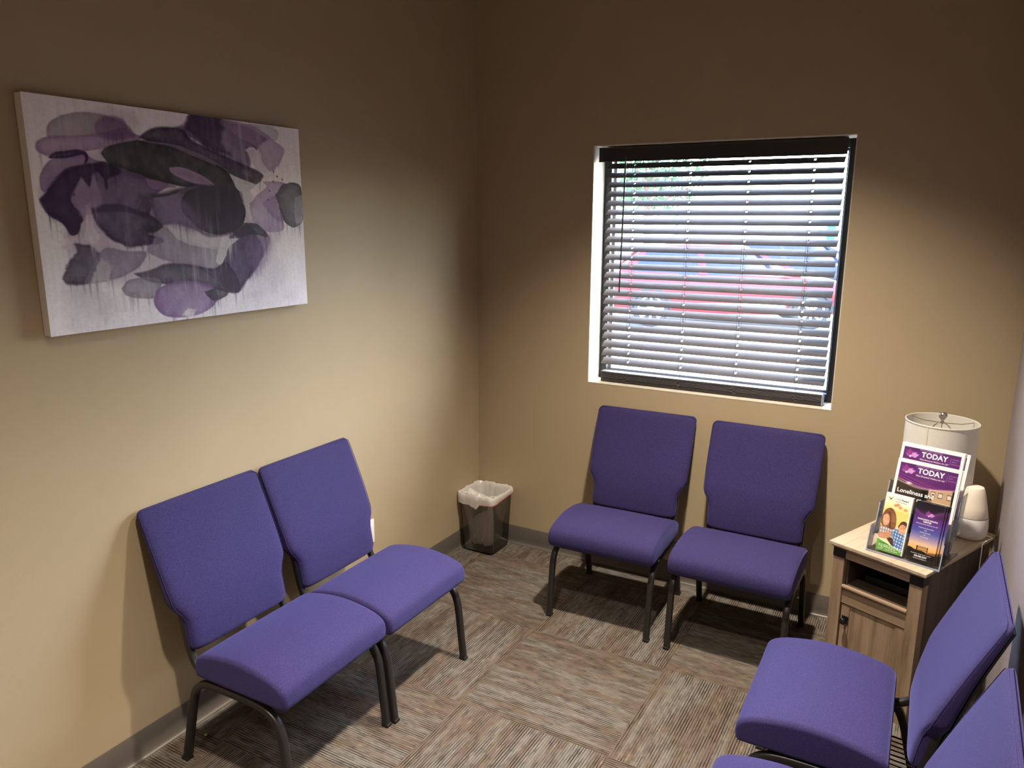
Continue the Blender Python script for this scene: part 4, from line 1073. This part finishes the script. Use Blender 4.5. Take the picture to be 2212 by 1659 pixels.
for x0 in (XL-.0028, XR):
    def side(pts):
        b.extrude(pts, x0, x0+.0028, 'x')
    def st(d, h, L, wd):
        side([(d, h), (d+wd, h), (d+wd+sl_*L, h+cl_*L), (d+sl_*L, h+cl_*L)])
    for q in ((-.008, .0, .095, .056), (.050, .045, .125, .070), (.120, .09, .150, .064)):
        b = MB(); st(*q); b.build('side_wall', 'acrylic', hd, smooth=False)
for x0 in (XL-.003, XR-.0005):
    for d, h, L in ((-.009, .0, .095), (.049, .045, .125), (.119, .09, .150)):
        m = Matrix.Translation((0, d, h)) @ Matrix.Rotation(-LEAN, 4, 'X')
        b = MB(); b.box(x0, x0+.0035, 0, .003, 0, L, m); b.build('edge_strip', 'acrylic_edge', hd, smooth=False)
b = MB(); b.box(XL-.003, XR+.003, -.010, -.0075, 0, .006)
b.build('edge_strip', 'acrylic_edge', hd, smooth=False)

def logo(p, cx, cy, s):
    """small pink and violet petal emblem"""
    for ang, L, wd, c in ((-2.2, 1.0, .30, (128, 60, 128)), (-1.75, 1.1, .28, (140, 66, 140)), (-1.25, .9, .24, (128, 56, 118)), (-.75, 1.0, .26, (196, 130, 200)), (-.35, 1.15, .30, (200, 150, 214)), (-2.75, .7, .26, (150, 84, 160))):
        dx, dy = math.cos(ang), math.sin(ang)
        a = p.asp
        p.poly(c, .85, .004, 0, 0, [(cx, cy), (cx+(dx*.5-dy*wd)*s*L/a, cy+(dy*.5+dx*wd)*s*L), (cx+dx*s*L/a, cy+dy*s*L), (cx+(dx*.5+dy*wd)*s*L/a, cy+(dy*.5-dx*wd)*s*L)], edge=0)
    p.ell((255, 240, 255), .95, cx, cy, s*.13, s*.13, s*.1)
MWD, MHT = .216, .279
def mag_cover():
    p = Paint(140, 180, MWD/MHT, (238, 232, 236))
    i0, i1, j0 = .045, .955, .045
    inn = ((p.U > i0) & (p.U < i1) & (p.V > j0) & (p.V < .96)).astype(float)
    wave = .290 + .035*np.sin((p.U-.15)*4.6) + .02*(p.U-.5)
    n = fbm(p.U*3, p.V*4, 3)[..., None]
    p.grad([(0, (74, 44, 92)), (.12, (98, 48, 118)), (.33, (84, 36, 92))], inn*(p.V < wave))
    p.A += (n-.5)*26*(inn*(p.V < wave))[..., None]
    low = inn*(p.V >= wave)
    p.grad([(0, (66, 54, 46)), (.42, (52, 44, 40)), (.5, (24, 22, 24)), (.56, (30, 26, 28)), (.57, (186, 158, 126)), (.92, (176, 150, 122)), (.93, (30, 26, 26)), (1, (30, 26, 26))], low, 'u')
    for off, a, wd, c in ((0, .9, .006, (196, 132, 186)), (-.018, .6, .008, (150, 80, 150)), (.015, .6, .010, (226, 190, 210)), (-.04, .4, .006, (170, 100, 170))):
        w2 = .290 + off + .04*np.sin((p.U-.15)*4.6+off*20) + .02*(p.U-.5)
        p.put(c, a*np.exp(-((p.V-w2)/wd)**2)*inn*np.clip(1.2-np.abs(p.U-.25)*1.0, .15, 1))
    p.ell((255, 236, 240), .9, .24, .305, .03, .014, .02)
    logo(p, .165, .170, .10)
    for u0 in (.60, .715, .85):
        p.rect((92, 78, 66), 1, u0, u0+.075, .345, .415); p.rect((204, 196, 190), 1, u0+.010, u0+.065, .353, .407)
    p.rect((40, 34, 34), 1, .625, .655, .378, .396)
    p.ell((52, 42, 38), 1, .59, .455, .035, .03, .006); p.ell((150, 112, 90), 1, .60, .485, .026, .028, .006)
    p.poly((206, 196, 190), 1, .005, 0, 0, [(.50, .60), (.53, .53), (.60, .51), (.66, .56), (.68, .66), (.50, .66)])
    p.rect((214, 196, 170), 1, .66, .925, .475, .495)
    for k in range(7): p.rect((84, 66, 54), 1, .68+k*.033, .698+k*.033, .495, .60)
    p.rect((206, 188, 164), .9, .56, .925, .60, .64)
    p.grad([(0, (44, 36, 36)), (1, (30, 26, 28))], ((p.V > .64) & (inn > 0)).astype(float))
    return p
def mag_text(parent):
    b = MB()
    text_into(b, 'TODAY', .0270, .118, .2450, bold=.0007, squeeze=.94, spacing=1.03)
    b.build('banner_lettering', 'ink_white', parent, smooth=False); b = MB()
    text_into(b, '\u201cMind Emotional Wellness for Life\u201d', .0082, .118, .2270, shear=.35, squeeze=.86)
    b.build('tagline_lettering', 'ink_white', parent, smooth=False); b = MB()
    text_into(b, 'Loneliness and',   .0215, .016, .161, align='LEFT', bold=.0003)
    text_into(b, 'ct', .0215, .0885, .1385, align='LEFT', bold=.0003)
    b.build('headline_lettering', 'ink_white', parent, smooth=False)
    b = MB()
    text_into(b, 'WHOLENESS HEALING', .0078, .104, .2615)
    text_into(b, 'VOLUME 15', .0055, .177, .250, align='LEFT'); text_into(b, 'ISSUE 1', .0055, .177, .241, align='LEFT'); text_into(b, 'JANUARY 2018', .0048, .177, .232, align='LEFT')
    b.box(.1725, .1730, -.0008, -.0005, .226, .255)
    b.build('masthead_lettering', 'ink_lilac', parent, smooth=False)
def stand(name, label, cat, s, d, h, group, lean=LEAN, dz=0):
    o = thing(name, label, cat, (0, 0, 0), 0, group)
    P = HO + HX*s + HY*d + Vector((0, 0, h))
    o.matrix_world = Matrix.Translation(P) @ Matrix.Rotation(HR+dz, 4, 'Z') @ Matrix.Rotation(-lean, 4, 'X')
    o.rotation_mode = 'XYZ'
    return o
MG = 'magazines in the brochure holder'
m0 = stand('magazine', 'purple TODAY magazine in the middle tier, headline Loneliness visible', 'magazine', .019, .072, .064, MG)
b = MB(); b.box(0, MWD, 0, .0022, 0, MHT); b.build('pages', 'paper', m0, smooth=False)
mc = mag_cover().mesh('cover', MWD, MHT, m0, 'print_paper', y=-.0003)
mag_text(mc)
def another(src, label, s, d, h, lean=LEAN, dz=0.0):
    o = copy_tree(src)
    P = HO + HX*s + HY*d + Vector((0, 0, h))
    o.matrix_world = Matrix.Translation(P) @ Matrix.Rotation(HR+dz, 4, 'Z') @ Matrix.Rotation(-lean, 4, 'X')
    o['label'] = label
    return o
another(m0, 'magazine pressed directly behind the front TODAY copy of the middle tier', .022, .0752, .064)
another(m0, 'second purple TODAY magazine standing in the top tier, banner only visible', .004, .139, .108)
another(m0, 'magazine directly behind the top tier TODAY copy, white top edge showing', .006, .1424, .109)
another(m0, 'rearmost magazine of the top tier, sticking out to the right', .018, .1470, .107, LEAN+.012, -.02)

BWD, BHT = .0935, .216
def leaf_cover():
    p = Paint(84, 180, BWD/BHT, (240, 234, 226))
    p.grad([(0, (244, 240, 236)), (.12, (244, 234, 204)), (.3, (238, 210, 130)), (.5, (236, 206, 120)), (.8, (230, 214, 170))])
    p.poly((248, 244, 238), .9, .02, .01, 0, [(.30, 0), (1, 0), (1, .16), (.55, .14), (.35, .08)], edge=0)
    for u, v in ((.42, .19), (.50, .17), (.80, .23), (.60, .21)): p.ell((176, 110, 84), .7, u, v, .03, .022, .02)
    p.rect((234, 204, 110), .6, .45, 1, .28, .35)
    p.poly((112, 70, 52), .97, .008, .004, 0, [(.0, .52), (.02, .38), (.12, .28), (.30, .25), (.46, .31), (.54, .42), (.56, .56), (.46, .62), (.30, .60), (.10, .58)])
    p.poly((226, 172, 140), 1, .008, 0, 0, [(.06, .48), (.06, .38), (.16, .33), (.28, .36), (.32, .46), (.26, .54), (.14, .56)])
    p.poly((96, 58, 44), .9, .006, 0, 0, [(.05, .40), (.14, .32), (.30, .33), (.36, .46), (.40, .58), (.33, .58), (.30, .44), (.20, .36)])
    for a in (.13, .23): p.ell((90, 56, 46), .8, a, .425, .006, .004, .003)
    p.ell((250, 240, 236), .9, .185, .495, .016, .005, .004)
    p.poly((214, 206, 208), 1, .006, .004, 0, [(.0, .62), (.16, .575), (.36, .60), (.50, .60), (.62, .54), (.72, .60), (.60, .70), (.40, .72), (.05, .74)])
    pl = ((np.sin(p.U*70) > .35) | (np.sin(p.V*110) > .5)) & (p.V > .57) & (p.V < .73) & (p.U < .7) & (p.U + p.V*.4 > .2)
    p.put((86, 76, 88), .55*pl)
    p.poly((60, 44, 44), 1, .006, 0, 0, [(.30, .76), (.5, .74), (.66, .80), (.98, .90), (.98, .96), (.6, .88)])
    p.poly((196, 138, 108), 1, .006, 0, 0, [(.0, .74), (.10, .69), (.30, .67), (.50, .64), (.52, .70), (.34, .77), (.12, .79), (.02, .78)])
    p.poly((86, 130, 190), 1, .006, .002, 0, [(.46, .66), (.62, .58), (.78, .60), (.96, .62), (.99, .80), (.94, .92), (.66, .90), (.58, .76), (.50, .72)])
    q = (np.sin(p.U*62+p.V*10) > .2) & (p.V > .60) & (p.V < .91) & (p.U > .52)
    q2 = (np.sin(p.V*120-p.U*10) > .25) & (p.V > .60) & (p.V < .91) & (p.U > .52)
    blue = (p.A[..., 2] > 150) & (p.A[..., 0] < 130)
    p.put((226, 232, 240), .7*(q & blue)); p.put((48, 84, 140), .6*(q2 & blue))
    p.poly((70, 46, 38), 1, .006, 0, 0, [(.66, .52), (.74, .44), (.88, .42), (.98, .47), (1.0, .56), (.9, .54), (.70, .56)])
    p.poly((224, 160, 128), 1, .006, 0, 0, [(.68, .56), (.74, .49), (.88, .48), (.96, .53), (.95, .60), (.86, .64), (.74, .62)])
    for a in (.78, .88): p.ell((80, 50, 42), .8, a, .55, .006, .004, .003)
    p.poly((236, 238, 232), .9, .004, 0, 0, [(.0, .785), (.3, .83), (.7, .89), (1, .925), (1, .945), (.7, .905), (.3, .85), (.0, .81)], edge=0)
    p.poly((104, 164, 74), 1, .003, 0, 0, [(0, .80), (.3, .845), (.7, .90), (1, .94), (1, 1.001), (0, 1.001)], edge=0)
    p.rect((240, 236, 232), 1, .955, 1, 0, 1)
    return p
def center_cover():
    p = Paint(84, 190, BWD/BHT, (28, 25, 30))
    p.grad([(0, (30, 27, 33)), (.12, (38, 32, 44)), (.26, (88, 48, 118)), (.36, (88, 58, 140)), (.48, (78, 82, 160)), (.60, (150, 136, 172)), (.69, (214, 180, 158)), (.755, (232, 178, 112)), (.80, (230, 160, 80))])
    for off, c in ((0, (130, 70, 140)), (.03, (100, 56, 120))):
        w2 = .17+off+.055*np.sin((p.U-.1)*5.0)
        p.put(c, .55*np.exp(-((p.V-w2)/.022)**2))
    p.poly((30, 27, 28), 1, .004, .006, 0, [(-.1, .785), (.1, .775), (.25, .80), (.5, .80), (.7, .815), (1.1, .805), (1.1, 1.1), (-.1, 1.1)], edge=0)
    p.put((196, 136, 84), .55*((p.V > .78) & (p.V < .835) & (p.U > .66) & (p.U < .98)))
    for v in (.735, .752, .780): p.rect((24, 20, 22), 1, .30, .72, v, v+.010)
    for u in (.31, .68): p.rect((24, 20, 22), 1, u, u+.03, .73, .82)
    p.rect((232, 186, 120), .8, .34, .68, .763, .779)
    logo(p, .50, .215, .085)
    return p
BG1, BG2 = 'family leaflets in the left front pocket', 'purple leaflets in the right front pocket'
f0 = stand('leaflet', 'front leaflet of the left pocket, mother and child photo above green band', 'leaflet', .019, .006, .008, BG1)
b = MB(); b.box(0, BWD, 0, .0013, 0, BHT); b.build('pages', 'paper', f0, smooth=False)
fc = leaf_cover().mesh('cover', BWD, BHT, f0, 'print_paper', y=-.0003)
b = MB(); text_into(b, 'Parent', .0098, .0555, .1985, align='LEFT', bold=.00015); text_into(b, 'Our Mission', .0060, .010, .0300, align='LEFT')
b.face([(.008, -.0006, .2060), (.0175, -.0006, .1910), (.0280, -.0006, .2060), (.0175, -.0006, .1965)])
b.build('title_lettering', 'ink_dark', fc, smooth=False)
b = MB(); text_into(b, 'Child', .0098, .033, .1985, align='LEFT'); text_into(b, 'Psychotherapy', .0066, .036, .1900, align='LEFT'); b.build('subtitle_lettering', 'ink_grey', fc, smooth=False)
b = MB()
for k in range(4):
    for j in range(9):
        if random.random() < .88: b.box(.008+j*.0090, .008+j*.0090+random.uniform(.005, .008), -.0007, -.0004, .0225-k*.0052, .0241-k*.0052)
b.build('fine_lettering', 'ink_white', fc, smooth=False)
for k, lab in enumerate(('leaflet second in the left front pocket, its white edge at the right', 'leaflet third in the left front pocket, pressed behind two others', 'rearmost leaflet in the left front pocket')):
    another(f0, lab, .0195+.0006*k, .008+.002*k, .008)
c0 = stand('leaflet', 'front leaflet of the right pocket, purple with bench at sunset', 'leaflet', .127, -.001, .008, BG2)
b = MB(); b.box(0, BWD, 0, .0013, 0, BHT); b.build('pages', 'paper', c0, smooth=False)
cc = center_cover().mesh('cover', BWD, BHT, c0, 'print_paper', y=-.0003)
b = MB()
text_into(b, 'WHOLENESS HEALING', .0082, BWD/2, .1540, bold=.0001, squeeze=.80); text_into(b, 'CENTER', .0082, BWD/2, .1460, bold=.0002, squeeze=.9)
text_into(b, '\u201cMind Emotional Wellness for Life\u201d', .0052, BWD/2, .1375, shear=.3)
for k, s in enumerate(('Traditional Counseling', 'with', 'Holistic Services', 'for', 'Your Needs')): text_into(b, s, .0054, BWD/2, .1245-k*.0082)
text_into(b, '308.382.5297', .0078, BWD/2, .0215, bold=.0002); text_into(b, 'wholenesshealing.com', .0050, BWD/2, .0135)
text_into(b, 'BROKEN BOW \u00b7 GRAND ISLAND \u00b7 KEARNEY', .0034, BWD/2, .0295)
b.build('lettering', 'ink_white', cc, smooth=False)
for k, (lab, s, d) in enumerate((('leaflet directly behind the purple bench leaflet, white top edge showing', .128, .002), ('leaflet third in the right front pocket, slid a little to the right', .134, .006), ('rearmost leaflet of the right front pocket, slid farthest right', .143, .012))):
    another(c0, lab, s, d, .008)

# ------------------------------------------------------------------ outside the window
GZ = -.15
b = MB(); b.box(-60, 60, 2.6, 90, GZ-.2, GZ); struct(b.build('ground', 'asphalt', smooth=False))
b = MB(); b.box(-60, 60, .25, 2.6, GZ-.2, GZ+.06); struct(b.build('sidewalk', 'concrete', smooth=False))

def make_car(name, label, paint, loc, rz, nose=1, group=None):
    """side-on car: x runs rear to front, wheelbase 2.85"""
    t = thing(name, label, 'car', loc, rz, group)
    L0, L1 = -2.28, 2.42
    # lower body: rings along the length: (x, half width, z low, z belt)
    S = [(L0, .62, .48, .86), (L0+.06, .78, .34, .98), (-1.9, .88, .28, 1.03), (-1.2, .91, .26, 1.02), (0, .92, .25, .99), (.9, .92, .25, .97), (1.4, .90, .26, .94), (1.9, .86, .27, .86), (2.25, .78, .30, .76), (L1-.03, .66, .36, .68), (L1, .56, .42, .62)]
    rings = []
    for x, w_, z0, z1 in S:
        h = z1-z0
        half = [(w_*.86, z0), (w_*.97, z0+h*.12), (w_, z0+h*.5), (w_*.985, z0+h*.80), (w_*.93, z0+h*.96), (w_*.84, z1), (0, z1+.015)]
        rings.append([Vector((x, -y, z)) for y, z in half] + [Vector((x, y, z)) for y, z in half[-2::-1]])
    b = MB(); b.loft(rings); b.build('body', paint, t, angle=35)
    # greenhouse glass and painted roof
    G = [(-1.95, .70, .52), (-1.55, .74, .60), (-.9, .76, .62), (0, .76, .62), (.35, .75, .60), (1.25, .68, .50)]
    top = {-1.95: 1.05, -1.55: 1.38, -.9: 1.47, 0: 1.47, .35: 1.42, 1.25: .97}
    def ring(x, wb, wt, ins, z0=.96):
        zt_ = top[x]
        zt_ = max(zt_, z0+.02)
        return [Vector((x, -wb+ins, z0)), Vector((x, -wt+ins, zt_)), Vector((x, wt-ins, zt_)), Vector((x, wb-ins, z0))]
    b = MB(); b.loft([ring(x, wb+.10, wt, 0) for x, wb, wt in G]); b.build('windows', 'car_glass', t, angle=30)
    b = MB()
    b.loft([[Vector((x, -wt-.012, top[x]-.02)), Vector((x, -wt+.03, top[x]+.028)), Vector((x, 0, top[x]+.045)), Vector((x, wt-.03, top[x]+.028)), Vector((x, wt+.012, top[x]-.02))] for x, wb, wt in G[1:5]])
    b.build('roof', paint, t, angle=35)
    for sy in (-1, 1):
        for (xa, xb, wd) in ((-1.55, -1.95, .16), (-.55, -.50, .09), (.35, 1.25, .09)):
            wa = np.interp(xa, [g[0] for g in G], [g[2] for g in G]); wb_ = np.interp(xb, [g[0] for g in G], [g[1]+.10 for g in G])
            za = np.interp(xa, [g[0] for g in G], [top[g[0]] for g in G]); zb_ = .97
            pa, pb = Vector((xa, sy*(wa+.006), za)), Vector((xb, sy*(wb_+.006), zb_))
            b = MB(); b.loft([[pa+Vector((-wd/2, 0, 0)), pa+Vector((wd/2, 0, 0)), pa+Vector((wd/2, -sy*.05, 0)), pa+Vector((-wd/2, -sy*.05, 0))],
                    [pb+Vector((-wd/2-.03, 0, 0)), pb+Vector((wd/2+.03, 0, 0)), pb+Vector((wd/2+.03, -sy*.05, 0)), pb+Vector((-wd/2-.03, -sy*.05, 0))]]); b.build('window_pillar', paint, t, angle=35)
    for x in (-1.42, 1.43):
        for sy in (-1, 1):
            rot = Matrix.Translation((x, sy*.80, .335)) @ Matrix.Rotation(-sy*PI/2, 4, 'X')
            b = MB(); b.lathe([(.215, -.10), (.30, -.105), (.335, -.08), (.335, .09), (.30, .122), (.235, .122), (.215, .10)], n=40)
            bmesh.ops.transform(b.bm, matrix=rot, verts=b.bm.verts)
            wh = b.build('wheel', 'tyre', t)
            b = MB()
            for k in range(8):
                a = 2*PI*k/8
                m = rot @ Matrix.Rotation(a, 4, 'Z')
                b.box(-.022, .022, .03, .225, .10, .130, m)
            b2 = [[Vector((r*math.cos(2*PI*k/36), r*math.sin(2*PI*k/36), z)) for k in range(36)] for r, z in ((.218, .108), (.238, .126), (.222, .132), (.205, .110))]
            b.loft([[rot @ p for p in q] for q in b2], cap=False, loop=True)
            b.loft([[rot @ Vector((r*math.cos(2*PI*k/20), r*math.sin(2*PI*k/20), z)) for k in range(20)] for r, z in ((.055, .10), (.05, .136), (.01, .14))])
            b.build('rim', 'alloy', wh)
    for sy in (-1, 1):
        for x in (-1.42, 1.43):
            rg = []
            for k in range(13):
                a0 = PI*k/12
                rg.append([Vector((x+r*math.cos(a0), y, .335+r*math.sin(a0))) for r, y in ((.345, sy*.925), (.40, sy*.925), (.40, sy*.865), (.345, sy*.865))])
            b = MB(); b.loft(rg); b.build('wheel_arch', 'tyre', t, smooth=False)
        b = MB(); b.box(-1.0, .98, *sorted((sy*.915, sy*.935)), .40, .46); b.build('side_moulding', 'alloy', t, bevel=.01)
    for sy in (-1, 1):
        b = MB(); b.box(-2.30, -2.12, *sorted((sy*.56, sy*.83)), .78, .93); b.build('tail_lamp', 'lamp_red', t, bevel=.02)
        b = MB(); b.box(2.16, 2.36, *sorted((sy*.52, sy*.76)), .58, .68); b.build('headlamp', 'lamp_white', t, bevel=.02)
        b = MB(); b.box(.92, 1.08, *sorted((sy*.90, sy*1.06)), .98, 1.10); b.build('wing_mirror', paint, t, bevel=.03)
    return t
RA = math.atan2(1.126, 2.66)
mid = Vector(((-2.465+.195)/2, (9.896+11.022)/2))
off = Vector((-math.sin(RA), math.cos(RA)))*.92
make_car('car', 'red car parked broadside right outside the window', 'car_red', (mid.x+off.x, mid.y+off.y, GZ), RA)
make_car('car', 'dark blue car parked behind the red car, to its right', 'car_dark', (-.9, 15.6, GZ), RA+.05)
make_car('car', 'pale car parked behind the red car, to its left', 'car_white', (-6.9, 15.0, GZ), RA+.05)

tr = thing('tree', 'leafy green tree seen through the upper left of the blinds', 'tree', (-7.6, 24.0, GZ))
b = MB(); b.tube(smooth_path([(0, 0, 0), (.05, 0, 1.4), (-.05, .1, 3.0), (.1, 0, 4.6)], 4), .17, n=10)
for k in range(7):
    a = k*2.4
    b.tube(smooth_path([(0, 0, 1.9+k*.3), (.6*math.cos(a), .6*math.sin(a), 2.6+k*.3), (1.5*math.cos(a), 1.5*math.sin(a), 3.0+k*.3)], 3), .05, n=6)
b.build('trunk', 'bark', tr)
b = MB()
rn = random.Random(3)
for k in range(1500):
    a, e, r = rn.uniform(0, 2*PI), rn.uniform(-1, 1), 2.3*rn.random()**.45
    c = Vector((r*math.cos(a)*math.sqrt(1-e*e), r*math.sin(a)*math.sqrt(1-e*e), 3.9+1.7*r/2.3*e*1.1))
    n = Vector((rn.uniform(-1, 1), rn.uniform(-1, 1), rn.uniform(-1, 1))).normalized()
    t1 = n.orthogonal().normalized()*rn.uniform(.09, .17); t2 = n.cross(t1)*.6
    b.face([c-t1, c-t2, c+t1, c+t2])
b.build('foliage', 'leaf', tr, smooth=False)
lpst = thing('lamp_post', 'thin grey lamp post beyond the parked cars', 'lamp post', (-6.0, 22.5, GZ))
b = MB(); b.tube([(0, 0, 0), (0, 0, 3.45)], .05, n=10); b.build('post', 'pole', lpst)
b = MB(); b.lathe([(.05, 3.44), (.16, 3.48), (.12, 3.56), (.02, 3.60)], n=20); b.build('lamp_head', 'pole', lpst)
bd = thing('storefront', 'low white storefront with teal panels across the parking lot', 'building', (-1.5, 32.0, GZ), .12)
b = MB(); b.box(-9, 12, 0, 6, 0, 2.6); b.build('facade', 'stucco', bd, smooth=False)
b = MB(); b.box(-9.2, 12.2, -.25, 6.2, 2.6, 2.85); b.build('parapet', 'stucco', bd, smooth=False)
for x, w_, z0, z1 in ((-.9, .32, .95, 1.75), (.05, .32, .95, 1.75), (2.3, .95, 1.0, 1.8), (5.2, .8, .3, 1.2), (6.9, .5, .6, 1.5)):
    b = MB(); b.box(x, x+w_, -.06, 0, z0, z1); b.build('wall_panel', 'teal', bd, smooth=False)
for x in (-6.5, -4.4, -2.3, 3.8, 8.2):
    b = MB(); b.box(x, x+1.2, -.03, .02, .5, 1.8); b.build('shop_window', 'pale_glass', bd, smooth=False)
up = thing('utility_pole', 'reddish wooden utility pole beside the leafy tree outside', 'utility pole', (-9.27, 29.0, GZ))
b = MB(); b.tube([(0, 0, 0), (0, 0, 7)], .13, n=12); b.build('pole_shaft', 'bark', up)
b = MB(); b.box(-1.1, 1.1, -.07, .07, 6.3, 6.5); b.build('cross_arm', 'bark', up, smooth=False)
